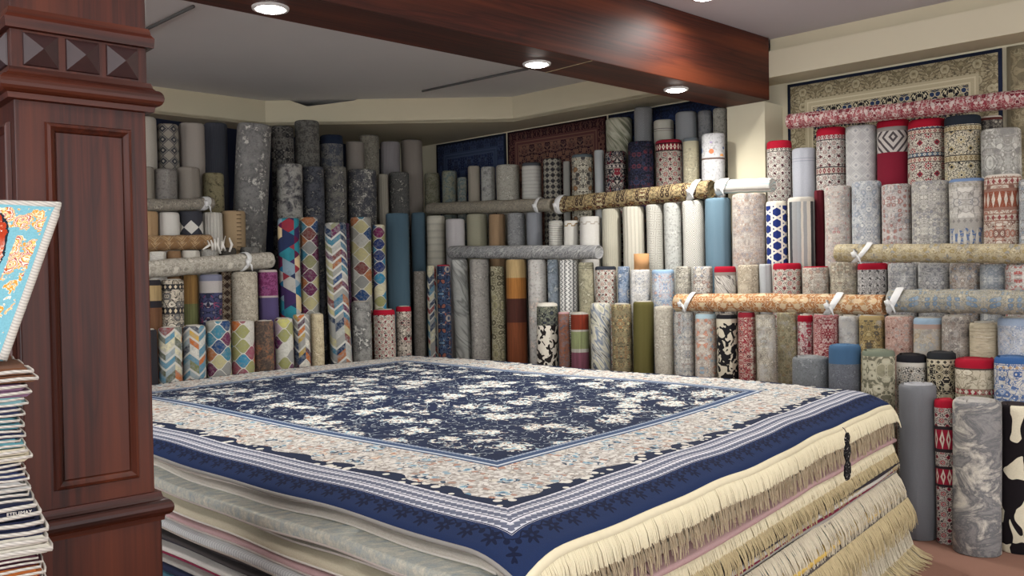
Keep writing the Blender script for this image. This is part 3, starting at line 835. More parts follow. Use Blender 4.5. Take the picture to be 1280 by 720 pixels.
# ---------------- along the back-left side of the pile
row('L', 1.30, 'in the tallest row below the fascia', [
 ((166, 195, 147), plain('#b3ac9f'), 'smooth pale beige roll beside the pillar'),
 ((197, 223, 156), lattice('#938c80', GD, .09, '#a39c90'), 'beige roll with charcoal chevron frame'),
 ((224, 255, 155), plain('#a39a90'), 'smooth taupe roll'),
 ((256, 284, 155), plain('#4b4d55', rib=420), 'charcoal vertically ribbed roll'),
 ((339, 367, 159), persian('#6d6a64', ['#4a4844', '#89857c', '#2b2a2c'], '#3a3937', 18), 'carved dark grey roll with dotted circles'),
 ((368, 399, 152), distress('#56544f', '#7d7a72', '#3d3b3c', 22), 'speckled dark grey highest roll'),
 ((400, 429, 170), capped(distress('#4d5058', '#7c7a74', '#2a2d38', 18), [(-1, .09, '#1d2638')]), 'navy topped grey patched roll'),
 ((432, 455, 178), plain('#8b837a'), 'short smooth taupe roll', {'o': 1.2}),
 ((449, 474, 170), distress('#8c8778', '#6e6a60', '#a8a290', 20), 'mottled stone roll beside the smooth taupe one', {'o': 1.34}),
 ((475, 500, 178), plain('#8e8888', rib=520), 'finely ribbed lilac grey roll'),
 ((501, 528, 176), plain('#8b8278'), 'matte mushroom roll in the back corner'),
], 'rolls in the back left rows')
row('L', 1.08, 'in the second row below the fascia', [
 ((172, 192, 209), plain('#8d8679'), 'plain drab roll half hidden by the pillar'),
 ((193, 221, 212), distress('#86817a', '#c3bfb4', '#6b675f', 10, .58), 'grey roll with white leaf motif'),
 ((222, 250, 210), plain('#9c9488', '#857d72'), 'streaked taupe roll'),
 ((254, 280, 217), distress('#8d8465', '#5d553d', '#3c382c', 26, .56), 'spotted olive brown roll'),
 ((345, 378, 206), distress('#a9a69d', '#6c6a69', '#35353a', 12), 'light grey distressed roll'),
 ((378, 405, 209), distress('#5b5c61', '#33363f', '#8b887f', 11), 'dark blue grey distressed roll'),
 ((405, 433, 209), distress('#7b786f', '#46464a', '#b1ad9f', 13), 'worn grey roll with pale streaks'),
 ((434, 471, 213), distress('#4b4b50', '#6c6a66', '#c5c1b3', 16, .5, .06), 'wide charcoal roll flecked with cream'),
 ((472, 485, 218), plain('#a19a8b', rib=300), 'slim striped taupe roll'),
 ((486, 512, 216), distress('#5a5955', '#3e3e40', '#aaa698', 18, .52), 'dark mottled narrow roll'),
], 'rolls in the back left rows')
row('L', .86, 'standing behind the shaggy brown roll', [
 ((176, 197, 264), plain('#a88a66'), 'tan roll'),
 ((199, 224, 266), plain('#d8d4ca'), 'creased ivory roll'),
 ((224, 254, 264), lambda g, u, v, sd: g.mix((g.ab(g.fr(u*9+.5)-.5)*.11+g.ab(v-.13) < .055), '#3b3c42', '#d0ccc2'), 'charcoal roll with white star motif'),
 ((254, 278, 266), plain('#cbc6ba', rib=260), 'off white striped roll'),
 ((278, 307, 264), lambda g, u, v, sd: g.mix((u > .02)*(u < .06)*(g.fr(v*30) < .22), plain('#a8906f')(g, u, v, sd), '#5a4631'), 'tan roll with dark side dashes'),
 ((297, 340, 157), distress('#8c8a85', '#6d6b69', '#c9c5b9', 7, .5, .1), 'very tall grey white distressed roll leaning against the others', {'lean': .07, 'w': ' '}),
], 'rolls in the back left rows')
row('L', .64, 'peeping out under the shaggy brown roll', [
 ((188, 207, 312), plain('#d5d1c6', hrib=500), 'white ringed roll end'),
 ((209, 226, 312), plain('#8f6f50'), 'brown roll end'),
 ((227, 250, 310), plain('#cfc9bb'), 'cream roll end'),
 ((251, 272, 311), plain('#c4c0b6', rib=500), 'white ribbed roll end'),
 ((274, 295, 310), plain('#4a4640'), 'dark brown roll end'),
 ((300, 325, 309), distress('#77756f', '#55534f', None, 16), 'dark mottled grey roll end'),
], 'rolls in the back left rows')
BANDB = [(.03, .07, '#2a2a2e', '#c9b89a'), (.20, .25, '#2a2a2e', '#c9b89a')]
row('L', .42, 'under the long carved beige roll', [
 ((182, 201, 350), bandsv([(.04, '#26252a'), (.15, '#a38b62'), (.2, '#26252a'), (.9, '#6b4a33')], BLK), 'black and tan banded roll'),
 ((202, 229, 350), persian('#b5aa98', ['#8d8272', '#d2c8b4', '#6d6a66'], '#3a3836', 16, BANDB), 'cream and black banded roll'),
 ((230, 247, 341), bandsv([(.22, '#8c6a3c'), (.6, '#6d7048')], BRN), 'gold brown roll with olive lower half', {'o': .5}),
 ((249, 277, 339), capped(persian('#3d3f5c', ['#7c3d58', '#8f8d94', '#24283c', '#a89c94'], '#1f2233', 12), [(-1, .05, '#6f7080'), (.05, .14, '#a39d98')]), 'purple and navy patchwork roll'),
 ((277, 290, 338), lattice('#4a3a30', '#b5a48c', .06, '#7a5238'), 'brown and cream diamond roll', {'o': .5}),
 ((289, 321, 337), distress('#b5ac9a', '#918878', '#d3cab6', 24), 'sandstone beige rough roll'),
 ((323, 347, 335), capped(distress('#6d2d55', '#8f4f78', '#3c2848', 20), [(-1, .02, '#a79a94'), (.21, .225, '#a79a94'), (.225, .5, '#4f4468')]), 'magenta and violet panel roll'),
], 'rolls in the back left rows')
row('L', .42, 'standing in the colourful tall row', [
 ((348, 374, 273), cubes(['#1f5f7d', '#5d1b3c', '#c9b28a', '#27304f', '#7d8f99', '#a8a59c', '#3c2a52', '#2d7a86', '#8a2f3a'], .12), 'multicoloured triangle faceted roll'),
 ((375, 397, 272), ogee(JEWEL, .10, .09), 'slim jewel toned ogee roll'),
 ((423, 437, 279), persian('#4a2c42', ['#2a1f33', '#d2ccc2', '#7d3a3a', '#3c4a5c'], '#1c1826', 10), 'dark plum boho roll'),
 ((438, 464, 272), ogee(JEWEL, .11, .095), 'jewel toned ogee roll beside the plum one'),
 ((466, 481, 281), ogee(['#3a5a78', '#6d1f4e', '#c9c1a0', '#2f7d9c', '#8f8e5a', '#1d2f63'], .105, .08), 'slim blue and plum ogee roll', {'o': .36}),
 ((482, 511, 267), plain('#4f6672', '#3f5663'), 'teal blue streaked roll', {'o': .5}),
], 'colourful rolls behind the pile')
row('L', .20, 'in the low front row behind the pile', [
 ((181, 196, 412), bandsv([(.9, '#2b2a2e')], BLK), 'black roll beside the pillar'),
 ((198, 226, 409), zigzag(['#8d9a9c', '#4f7f93', '#b0622c', '#c9c1a0', '#5a5d4a', '#7d3a3a', '#9aa5a0'], .07, .04), 'pale zigzag roll with teal accents'),
 ((228, 256, 407), zigzag(['#b0622c', '#8d9a9c', '#6d7048', '#c29b45', '#4f7f93', '#c4c1b6', '#3c3f4a'], .07, .04), 'zigzag roll with rust and gold accents'),
 ((258, 288, 401), ogee(JEWEL, .085, .085), 'ogee roll with rust and blue drops'),
 ((289, 317, 401), ogee(['#2f7d9c', '#b0622c', '#b9b5aa', '#8f8e5a', '#8a4a58', '#c4b98a'], .085, .085), 'ogee roll with pink and blue drops'),
 ((318, 342, 401), distress('#4f443c', '#6b5648', '#8b5a3c', 16), 'dark umber worn roll'),
 ((343, 366, 398), ogee(['#8f8e5a', '#c4c1b6', '#5a1f4e', '#b9b36a', '#b09aa4', '#8a8a86'], .08, .085), 'ogee roll in sage and plum'),
 ((367, 387, 393), zigzag(['#2c3a52', '#b0622c', '#8d8a84', '#d3cdbd', '#4a2c3c', '#a88b3c'], .06, .04), 'slim dark zigzag roll'),
 ((388, 404, 392), distress('#c4b696', '#a6987a', '#d8ccb0', 22), 'slim cream rough roll'),
 ((405, 432, 279), zigzag(JEWEL+['#1d2f4a', '#3f6a80'], .085, .045), 'tall multicoloured zigzag roll', {'lean': -.03}),
 ((439, 464, 377), distress('#8c8a84', '#5d5c5a', '#c9c6bc', 9), 'grey white abstract roll'),
 ((466, 494, 387), capped(rosette('#c9c0b0', '#2c2226', '#8a2434', .06), RC), 'red capped black and cream persian roll'),
 ((495, 514, 383), capped(persian('#b5aa9c', ['#7d1f2c', '#3c3436', '#c9bfae'], '#241f22', 22), RC), 'slim red capped dark persian roll'),
], 'colourful rolls behind the pile')
# ---------------- along the back-right side of the pile
row('R',   .55, 'in the back corner behind the pile', [
 ((516, 532, 339), distress('#8d867c', '#6d675f', '#a8a196', 26), 'slim speckled stone roll'),
 ((534, 545, 332), zigzag(['#2c3a52', '#8a3a34', '#8d8a84', '#4f7f93', '#c9c1a0'], .05, .04), 'slim dark zigzag roll'),
 ((546, 563, 331), capped(persian('#34445c', ['#7a4a3c', '#5a7488', '#8a8078', '#26304a'], '#1c2438', 12), [(-1, .012, '#8a2434')]), 'blue and rust boho roll'),
], 'colourful rolls behind the pile')
row('R', 1.05, 'in the back corner', [
 ((514, 532, 266), plain('#546b77', '#445a66'), 'second teal blue roll', {'o': .95}),
 ((533, 556, 270), plain('#cdc8b6', hrib=90, amt=.3), 'cream plain roll', {'o': 1.05}),
 ((557, 581, 274), plain('#bdb8b6', amt=.3), 'smooth lilac white roll', {'o': 1.05}),
], 'rolls behind the pile')
row('R', .92, 'under the grey swirl roll', [
 ((564, 585, 325), flow(['#b5b5ae', '#c9c9c2', '#8f8f8a', '#bcbcb4', '#c4c4bc'], 3), 'white roll with fine grey veins', {'lean': -.025}),
 ((587, 612, 321), distress('#a19c94', '#8a857e', '#b1aca2', 14, .5, .2), 'plain greige roll'),
 ((613, 631, 333), persian('#767059', ['#a8a184', '#5d5845', '#8f8868'], '#b0a98e', 14), 'olive damask roll'),
 ((632, 658, 320), bandsv([(.17, '#b59a6c'), (.36, '#a87038'), (.58, '#4d2a22'), (1.2, '#7c4428')], BRN), 'roll with tan, orange and maroon blocks'),
 ((660, 683, 320), distress('#c0bcb4', '#a19d98', '#cdb8a8', 9, .5, .2), 'pale ash roll'),
 ((684, 698, 322), distress('#8f98a0', '#6d7880', '#b5b8b6', 14), 'slim blue grey roll'),
 ((699, 722, 321), lambda g, u, v, sd: g.mix(g.mx(g.ab(g.fr(u*26+g.ab(g.fr(v*28)-.5)*1.3)-.5) < .14, g.ab(g.fr(u*13)-.5) < .05), '#cfcdc6', '#4a4a4c'), 'white roll with black upright zigzags'),
 ((723, 743, 328), capped(distress('#a09a80', '#7f7a64', '#bdb7a0', 14), [(.03, .035, '#6d6a5a'), (.05, .055, '#6d6a5a')]), 'sage beige roll'),
], 'rolls behind the pile')
row('R', 1.0, 'just above the low front row', [
 ((744, 771, 333), capped(rosette('#cfc8ba', '#2c2a2e', '#8c4a40', .06), [(-1, .03, '#2c3038')]), 'charcoal capped white roll with dark motifs'),
 ((772, 787, 333), soft('#8f9db0', '#5d7390', '#c9c8c2', '#7d8a9c', line='#4d6078'), 'slim denim persian roll'),
 ((788, 813, 337), soft('#c9c6c0', '#9aa0a8', '#b5b0a8', '#d3d0c8', line='#8f9298'), 'pearl grey persian roll'),
 ((815, 843, 337), capped(soft('#b9c0c8', '#8da0b8', '#c9a89a', '#d3d0c8', line='#7d90a8'), [(-1, .03, '#8fa8c0')]), 'pale blue persian roll'),
 ((845, 864, 333), soft('#b5b0a0', '#8f8a80', '#c9c4b4', line='#77726a'), 'greige persian roll'),
 ((866, 891, 333), soft('#c3bdb2', '#9c7d70', '#8f939a', '#d0cabc', line='#7d7670'), 'beige persian roll with rosy motifs'),
 ((893, 920, 333), capped(flow(['#c9c4ba', '#c9c4ba', '#4a4646', '#c9c4ba', '#8d8880'], 7), [(-1, .045, RED), (.045, .07, '#8a8078')]), 'red capped roll with dark swirls'),
 ((922, 949, 331), distress('#bdb19c', '#9f937e', '#d0c5b0', 20), 'rough oatmeal roll'),
 ((950, 965, 330), plain('#aeb0b0'), 'slim grey roll'),
 ((966, 1001, 329), capped(rosette('#c9c2b4', '#4a4240', '#9c3a40', .07), RC), 'red capped cream roll with red flowers'),
 ((1004, 1036, 333), capped(soft('#bdb5a6', '#8f8880', '#a88f80', '#d0c8b8'), [(-1, .008, RED)]), 'beige roll with a thin red rim'),
 ((1038, 1072, 328), soft('#a8a08c', '#7d7868', '#c3bba4', '#8a7a68', S=34), 'khaki speckled roll'),
 ((1073, 1109, 329), capped(rosette('#c4c0ba', '#2a282c', '#6d6a6a', .05), RC), 'red capped black and white roll'),
 ((1111, 1147, 329), soft('#b9b7b2', '#8f9094', '#cbc9c2', line='#85868a', S=20), 'silver grey persian roll'),
 ((1149, 1187, 329), soft('#aeaca8', '#8a8a8c', '#c3c1ba', line='#7d7d80', S=22), 'ash grey persian roll'),
 ((1189, 1225, 329), soft('#beb4a8', '#a08878', '#8f939a', '#d0c8ba', line='#8a7d72', S=30), 'rosy beige persian roll'),
 ((1226, 1258, 330), soft('#b0b2b2', '#8d949a', '#c6c6c0', line='#83898e', S=24), 'cool grey persian roll'),
 ((1259, 1292, 330), soft('#c6c2b9', '#a85a54', '#a39e96', line='#98918a', S=24), 'pale roll with faint red dots'),
], 'rolls behind the pile')
row('R', .77, 'in the low row beside the pile', [
 ((670, 697, 379), capped(lambda g, u, v, sd: g.mix(v < .19, blobs('#d0c8b8', '#221d1c', 24, .52)(g, u, v, sd), persian('#6d6f60', ['#a8a48c', '#3c4048', '#2a2a2c'], '#24262a', 20)(g, u, v, sd)), [(-1, .025, '#d3cdbf')]), 'white rimmed roll with black leaf scrolls', {'end': '#d3cdbf'}),
 ((698, 712, 390), capped(distress('#7d6a68', '#8f5a40', '#4a5560', 12), [(-1, .014, '#b58f90')]), 'slim dusty rose and rust roll'),
 ((713, 736, 391), bandsv([(.012, '#b5b0a4'), (.14, '#7c2f1c'), (.155, '#b5b0a4'), (.30, '#8a9166'), (.33, '#b5b0a4'), (.5, '#7c4a58')], TAU), 'rust and green panel roll'),
 ((738, 763, 379), flow(['#c4bfac', '#2c3a50', '#c9c4b0', '#6d7888', '#d0cab6', '#a8a890'], 4), 'roll with flowing navy and cream waves'),
 ((764, 790, 380), persian('#84785a', ['#b0a478', '#5d5540', '#8f6d4a'], '#4f4a3a', 30, fade=.15, fc='#8f8468'), 'old gold persian roll'),
 ((791, 817, 377), plain('#6a6230', '#4f4a20', amt=1), 'plush olive velvet roll'),
 ((818, 842, 383), distress('#bdb5a4', '#9f988a', '#cfc8b8', 18, .5, .15), 'worn oatmeal roll'),
 ((843, 868, 387), soft('#b5b2aa', '#7f8890', '#9c7d74', '#c9c5ba', line='#82807c', S=30, fade=.15), 'grey persian roll with fine scrolls'),
 ((869, 895, 392), capped(soft('#c3b8aa', '#c98a70', '#8fa3ae', '#d3ccbe', line='#a08c80', S=28, fade=.15), [(-1, .035, '#a9bfc6')]), 'sky blue rimmed coral persian roll'),
 ((896, 922, 393), capped(lambda g, u, v, sd: blobs('#c6bca6', '#1b1a1c', 26, .5)(g, u, v, sd), [(-1, .03, '#1e1d20'), (.03, .06, '#c9bfa9')]), 'black and cream floral roll'),
 ((923, 944, 389), capped(persian('#8a3038', ['#c9bfae', '#4a1c24', '#a85a54'], '#c3b4a4', 34), [(-1, .035, '#8c2430')]), 'crimson persian roll'),
 ((946, 970, 393), soft('#b8af9c', '#9c9382', '#cdc4b0', '#a8a8a0', S=34, fade=.3), 'sand coloured faded roll'),
 ((972, 996, 390), soft('#b0a684', '#8a8468', '#c6bc9c', '#a8906c', line='#857c60', S=34, fade=.15), 'khaki faded persian roll'),
 ((997, 1016, 394), capped(persian('#c9bcb4', ['#a83a4a', '#7d4a50', '#d6ccc0'], '#a05a60', 26), RC), 'slim red capped pink and white roll'),
 ((1017, 1049, 393), capped(persian('#8f3a40', ['#c4a8a0', '#6d2830', '#a86a68'], '#d0b8ae', 34), [(-1, .012, '#a87070')]), 'rose red persian roll'),
 ((1050, 1074, 395), soft('#b9b8b4', '#a4a5a6', '#cac8c2', line='#98999a', S=30, fade=.4), 'frost grey roll'),
 ((1075, 1106, 394), capped(soft('#a8905c', '#6d5a3c', '#c3ae7c', '#5a5448', line='#6d6044', S=30, fade=.1), [(-1, .03, '#b09a6c')]), 'antique gold persian roll'),
 ((1107, 1142, 395), soft('#b08a7c', '#c9a898', '#8a5d54', '#a8a098', line='#d3b8a8', S=36, fade=.15, fc='#b59c90'), 'terracotta pink persian roll'),
 ((1143, 1177, 397), capped(soft('#bfb3a0', '#c9b08c', '#a8a8a4', '#d3c8b2', line='#a89880', S=24, fade=.3), [(-1, .04, '#9fb4c4'), (.04, .07, '#b59a8c')]), 'beige roll with powder blue rim'),
 ((1178, 1211, 395), soft('#aaa094', '#7d7670', '#c6beb0', '#9c8a7c', line='#857c74', S=34, fade=.15), 'greyish taupe persian roll'),
 ((1213, 1248, 403), capped(distress('#cfc3a8', '#b8a98c', '#d8cfb8', 12, .5, .2, (.3, 2.4)), [(.03, .035, '#a89c84'), (.05, .055, '#a89c84')]), 'cream roll with faint cross stripes'),
 ((1250, 1284, 397), capped(soft('#c0c2c4', '#8d9cb0', '#b0b2b4', '#d0d0ca', line='#8796ac', S=28, fade=.15), [(-1, .045, '#9aa8ba')]), 'light blue persian roll'),
], 'rolls in the low row by the pile')
row('R', 1.25, 'in the pale middle row', [
 ((583, 610, 267), plain('#a8a48c', '#96927c'), 'sage cream roll'),
 ((611, 632, 268), plain('#96795a', '#a88c6c'), 'camel roll'),
 ((634, 657, 265), distress('#8b8b8a', '#777776', '#9f9f9c', 16, .5, .2), 'stone grey roll'),
 ((658, 678, 265), plain('#86888c'), 'smooth steel grey roll'),
 ((686, 704, 276), emboss('#d0ccc2', 'ring', .05), 'white roll with carved rings', {'o': 1.2}),
 ((705, 723, 276), greek('#cbc7bd', '#8c7348', .03), 'white roll with gold key border', {'o': 1.19}),
 ((724, 751, 271), greek('#d0ccc4', '#a8a094', .05), 'white roll with stepped key border', {'o': 1.2}),
 ((752, 776, 257), plain('#c3bda9', rib=420, amt=.3), 'cream ribbed roll'),
 ((778, 806, 253), plain('#cdc7b6', rib=200, amt=.3), 'ivory roll with broad stripes'),
 ((808, 829, 256), emboss('#cfcbbf', 'key', .07), 'ivory roll carved with nested squares'),
 ((830, 852, 254), distress('#b9b9b2', '#a6a69f', '#c9c8c0', 14, .5, .2), 'pale pewter roll'),
 ((853, 880, 249), emboss('#d2cec4', 'cross', .05), 'white roll carved in basket weave'),
 ((881, 914, 240), plain('#6f8896', '#5a7482'), 'dusty blue roll'),
 ((915, 957, 239), soft('#b3a89c', '#8f8a8c', '#c9bfb0', '#a08878', line='#8a8280', S=40, fade=.2), 'wide speckled beige roll'),
 ((958, 984, 252), capped(tri('#1f2f6b', '#d8d3c6', .085), [(-1, .035, '#d3cdbd')]), 'white rimmed roll with navy triangles'),
 ((985, 1018, 247), capped(vstripes([(.16, '#8f9292'), (.26, '#cdc5b6'), (.42, '#9a9a98'), (.60, '#c9c1b2'), (.78, '#3c3e40'), (1.1, '#8a8a88')], .17), [(-1, .035, '#bcb6aa')]), 'grey cream and charcoal striped roll'),
 ((1019, 1030, 238), plain('#5a1420'), 'slim dark red roll', {'o': 1.4}),
 ((1031, 1064, 233), soft('#b5aca2', '#a8686a', '#8f9092', '#c9c1b4', line='#908880', S=40, fade=.25), 'beige flecked roll'),
 ((1066, 1101, 227), soft('#aeb0b0', '#8a929c', '#c6c6c0', '#98989a', line='#82888e', S=22), 'blue grey persian roll'),
 ((1103, 1139, 231), soft('#b9b2ac', '#9c7068', '#8f9296', '#ccc6bc', line='#8a8480', S=30), 'pale roll with tiny rosy motifs'),
 ((1141, 1186, 227), soft('#aeaaa2', '#86868a', '#c4c0b4', line='#85827c', S=32), 'broad greige persian roll'),
 ((1188, 1230, 224), capped(persian('#bfbbb2', ['#98948e', '#d0ccc2', '#8a8a8c'], '#a4a098', 11, [(.03, .06, '#b9b4a8', '#9a9488'), (.26, .30, '#a8a49c', '#8a8680'), (.30, .5, '#5d6f92', '#c3bfb4')]), [(-1, .022, '#6f86a8')]), 'blue rimmed ivory roll with large flowers'),
 ((1232, 1274, 219), capped(persian('#c3b8a8', ['#a87868', '#d3c8b8', '#7d5a50'], '#8f6a5c', 22, [(.02, .07, '#c9bdae', '#8a4a48'), (.09, .23, '#8c4a34', '#d0c4b4'), (.25, .30, '#c3b8a8', '#8a4a48')]), [(-1, .012, '#cfc6ba')]), 'ivory roll with terracotta floral band'),
 ((1276, 1310, 224), soft('#aeb4b6', '#8a98a4', '#c6c6c0'), 'pale blue grey roll'),
], 'rolls in the middle rows of the right wall')
row('R', 1.51, 'behind the long horizontal rolls', [
 ((530, 550, 217), distress('#83806e', '#66644f', '#9a977f', 16), 'olive grey mottled roll', {'o': 1.4}),
 ((552, 571, 214), distress('#6b7570', '#86846f', '#55605e', 14), 'sea green worn roll', {'o': 1.4}),
 ((572, 584, 222), distress('#5d6a6a', '#7d7c70', None, 14), 'slim sea green roll', {'o': 1.4}),
 ((585, 600, 208), plain('#9b9283'), 'slim mushroom roll', {'o': 1.45}),
 ((601, 619, 209), distress('#b9b7ae', '#a3a19a', '#6f6e6c', 12, .5, .2), 'pale roll with grey scratches'),
 ((620, 650, 207), distress('#b5b0a2', '#9d988b', '#c6c1b2', 20, .5, .15), 'woven beige roll'),
 ((652, 677, 204), capped(plain('#c3c0b6', hrib=180, amt=.3), [(-1, .035, '#4a4c50')]), 'charcoal rimmed white roll'),
 ((679, 703, 199), lattice('#2c2a2c', '#a39c8c', .055), 'black roll with diamond lattice'),
 ((704, 713, 202), plain('#9c9a92'), 'slim ash roll'),
 ((714, 742, 194), capped(persian('#bdb6a2', ['#4a4644', '#8f6a4a', '#9c9684', '#3c4450'], '#55504a', 16), [(-1, .03, '#5a6468')]), 'ivory roll with brown flowers'),
 ((743, 755, 188), plain('#aeb0ae'), 'slim pale grey roll'),
 ((756, 783, 190), persian('#1f1d22', ['#b9b0a4', '#7a2a34', '#3c3f50'], '#a39a90', 18, [(.12, .16, '#24222a', '#b9b0a4')]), 'black persian roll with ivory scrolls'),
 ((784, 818, 178), persian('#191a26', ['#3a2430', '#2a3048', '#5d2c34'], '#33364a', 20), 'near black navy roll'),
 ((819, 853, 176), capped(rosette('#9c9488', '#1f1416', '#6d1424', .085, [(.03, .10, '#6d1424', '#c9bfae')]), [(-1, .03, '#7d1226')]), 'deep red roll with ivory medallions'),
 ((854, 874, 173), capped(distress('#b1a88c', '#96907c', '#c6bea2', 12, .5, .2), [(-1, .03, '#5d6468'), (.03, .09, '#a39c84')]), 'pale gold roll with grey rim'),
 ((877, 906, 168), capped(lambda g, u, v, sd: (lambda p, d: g.mix(g.mix(d < .33, d < .33, d < .33) if False else (d[0] < .32)*g.band(v, .07, .19), p, g.pick(d[1], ['#c98a4a', '#4a5d80', '#8a7a9a', '#b56a4a'])))(distress('#b3b2b0', '#a09f9f', None, 10, .5, .2)(g, u, v, sd), g.voro(g.vec(u, v, sd), 14)), [(.20, .215, '#5a4a44')]), 'grey roll with orange and blue flowers', {'o': 1.42}),
 ((959, 990, 177), capped(rosette('#c3bdb2', '#242226', '#5d2c34', .06, [(.05, .09, '#b5aea2', '#3a2a2c')]), [(-1, .062, RED)]), 'red capped roll with black rosettes beside the column'),
 ((991, 1020, 186), capped(plain('#a8aab0', amt=.3), [(.08, .085, '#8a8d94'), (.10, .105, '#8a8d94')]), 'smooth silver grey roll', {'o': 1.47}),
 ((1021, 1057, 160), capped(rosette('#c6c0b6', '#28262c', '#6d3a3c', .065, [(.05, .10, '#a89c94', '#7d2430'), (.30, .36, '#a89c90', '#6d1c28')]), [(-1, .062, RED)]), 'red capped white roll with dark rosettes'),
 ((1058, 1095, 158), lattice('#a8a6a4', '#bdbbb6', .085, '#98979a'), 'silver roll with faint ogee lattice'),
 ((1097, 1135, 151), capped(lambda g, u, v, sd: g.mix(g.band(v, .24, .5), g.mix(g.ab(g.fr((g.ab(u)*1.2+g.ab(v-.13))*17)-.5) < .2, '#b5aea6', '#4a4446'), '#74182a'), [(-1, .055, RED), (.055, .085, '#8a847e')]), 'red capped roll with grey maze pattern'),
 ((1136, 1181, 149), capped(rosette('#c9c2b2', '#4a3034', '#8a2c38', .11, [(.05, .075, '#4f6474', '#c9c2b2'), (.075, .11, '#c3b8a4', '#8a3a40'), (.24, .27, '#4f6474', '#c9c2b2'), (.27, .31, '#c3b8a4', '#8a3a40')]), [(-1, .062, RED)]), 'red capped ivory roll with blue border bands'),
 ((1183, 1225, 146), capped(rosette('#c9c0a8', '#2c2c2e', '#a89a78', .12, [(.07, .11, '#b5a888', '#7d6a4a'), (.27, .32, '#b5a888', '#7d6a4a')]), [(-1, .066, '#20262e')]), 'black capped ivory tribal roll'),
 ((1228, 1274, 162), soft('#aaa8a0', '#85837e', '#c6c4ba', line='#8f8c84', S=14), 'large carved dove grey roll'),
 ((1226, 1252, 146), capped(persian('#6d665c', ['#a39c8c', '#3c3836'], '#4a4642', 22), [(-1, .012, '#cfc8ba'), (.012, .03, '#5a2a24')]), 'brown roll with white rim behind the dove grey one', {'o': 1.76, 'w': ' '}),
], 'rolls in the upper row of the right wall')
row('R', 1.77, 'in the topmost row near the column', [
 ((757, 791, 149), capped(flow(['#a8a490', '#5d5d4a', '#8a8a74', '#b5b09c'], 4), []), 'olive and white wavy roll'),
 ((793, 816, 135), emboss('#8f8f8e', 'chev', .05, '#6d6d6e'), 'grey chevron carved roll'),
 ((817, 843, 151), capped(plain('#b5b0a2', amt=.3), [(.08, .085, '#55504a'), (.10, .103, '#55504a')]), 'cream roll with dotted band'),
 ((844, 872, 141), plain('#8e8f90', amt=.3), 'smooth mid grey roll'),
 ((873, 890, 139), distress('#7d7d7c', '#66666a', None, 14), 'slim smoky roll'),
 ((891, 909, 136), distress('#a8a498', '#8f8c80', '#55524c', 12, .55), 'cream roll with grey flecks'),
], 'rolls in the upper row of the right wall')
row('R', .50, 'in front of the low row', [
 ((991, 1036, 446), distress('#77797a', '#656768', '#8c8e8e', 30, .5, .2), 'short heather grey roll behind the pile corner', {'w': ' ', 'end': '#8a8c8c'}),
 ((1037, 1076, 431), capped(distress('#6c6e74', '#54565c', '#85878a', 40, .5, .15), [(-1, .115, '#3d5a76')]), 'grey roll with broad blue velvet rim', {'end': '#4a7092'}),
 ((1078, 1118, 438), capped(persian('#6d6a58', ['#b0aa92', '#8c876f', '#c3bda4'], '#a8a28a', 13), [(-1, .03, '#6a7060')]), 'olive damask roll with sage rim', {'end': '#7d836f'}),
 ((1122, 1158, 443), capped(rosette('#c6c0b4', '#1f1d20', '#a89c8c', .075), [(-1, .045, '#1d1d22'), (.045, .07, '#c3bdb2')]), 'black rimmed roll with ivory medallions', {'end': '#26262a', 'o': .56}),
 ((1160, 1194, 440), capped(persian('#24211f', ['#b5aa90', '#8a8068', '#c9bfa4'], '#b5aa90', 18, [(.04, .07, '#c3b8a0', '#3a3630')]), [(-1, .04, '#26282a')]), 'black rimmed dark floral roll', {'end': '#303234', 'o': .56}),
 ((1196, 1243, 448), capped(persian('#bdb29c', ['#8f8672', '#d0c6b0', '#a39a84'], '#8c826e', 12, [(.17, .21, '#8c2434', '#c9bfae')]), [(-1, .05, RED), (.05, .06, '#4a3a38')]), 'wide red capped cream roll', {'end': '#a8182e', 'o': .56}),
 ((1245, 1288, 446), capped(persian('#c0bcb2', ['#3f5a88', '#8d9cb4', '#55698f'], '#4a6490', 22, [(.04, .07, '#c6beb0', '#a88f74')]), [(-1, .035, '#35598a')]), 'blue rimmed roll with blue and white scrolls', {'end': '#4a70a0', 'o': .56}),
], 'rolls standing on the bare floor')
row('R', -.02, 'standing on the bare floor', [
 ((1127, 1171, 480), plain('#77787a', '#66676a', amt=.5), 'sleek graphite grey roll', {'base': 677, 'end': '#b0b1b3', 'coat': .15}),
 ((1172, 1195, 499), capped(rosette('#b5aca2', '#2c2326', '#8c1c30', .06, [(.15, .30, '#8c1c30', '#c9bfae'), (.38, .50, '#8c1c30', '#c9bfae')]), [(-1, .045, RED), (.845, 2, RED)]), 'slim red and ivory persian roll', {'base': 682, 'end': '#b0182e'}),
 ((1194, 1251, 500), (lambda g, u, v, sd: g.pick(g.step(g.noise(g.vec(u*4, v*6.5, sd), 1.3, 7, .68, .8), .30, .70), ['#55565a', '#7b7a7a', '#8f8d8a', '#6a6a6c', '#a6a29a', '#cfc9ba', '#8a8988'], 'LINEAR')), 'broad marbled grey roll', {'base': 697, 'end': '#bdb9b2'}),
 ((1251, 1292, 505), blobs('#161114', '#d6ceb4', 9, .545), 'black roll with cream blob pattern', {'base': 700, 'end': '#2a2226'}),
], 'rolls standing on the bare floor')
def Hdir(x, y):
    d = ray(x, y); return d
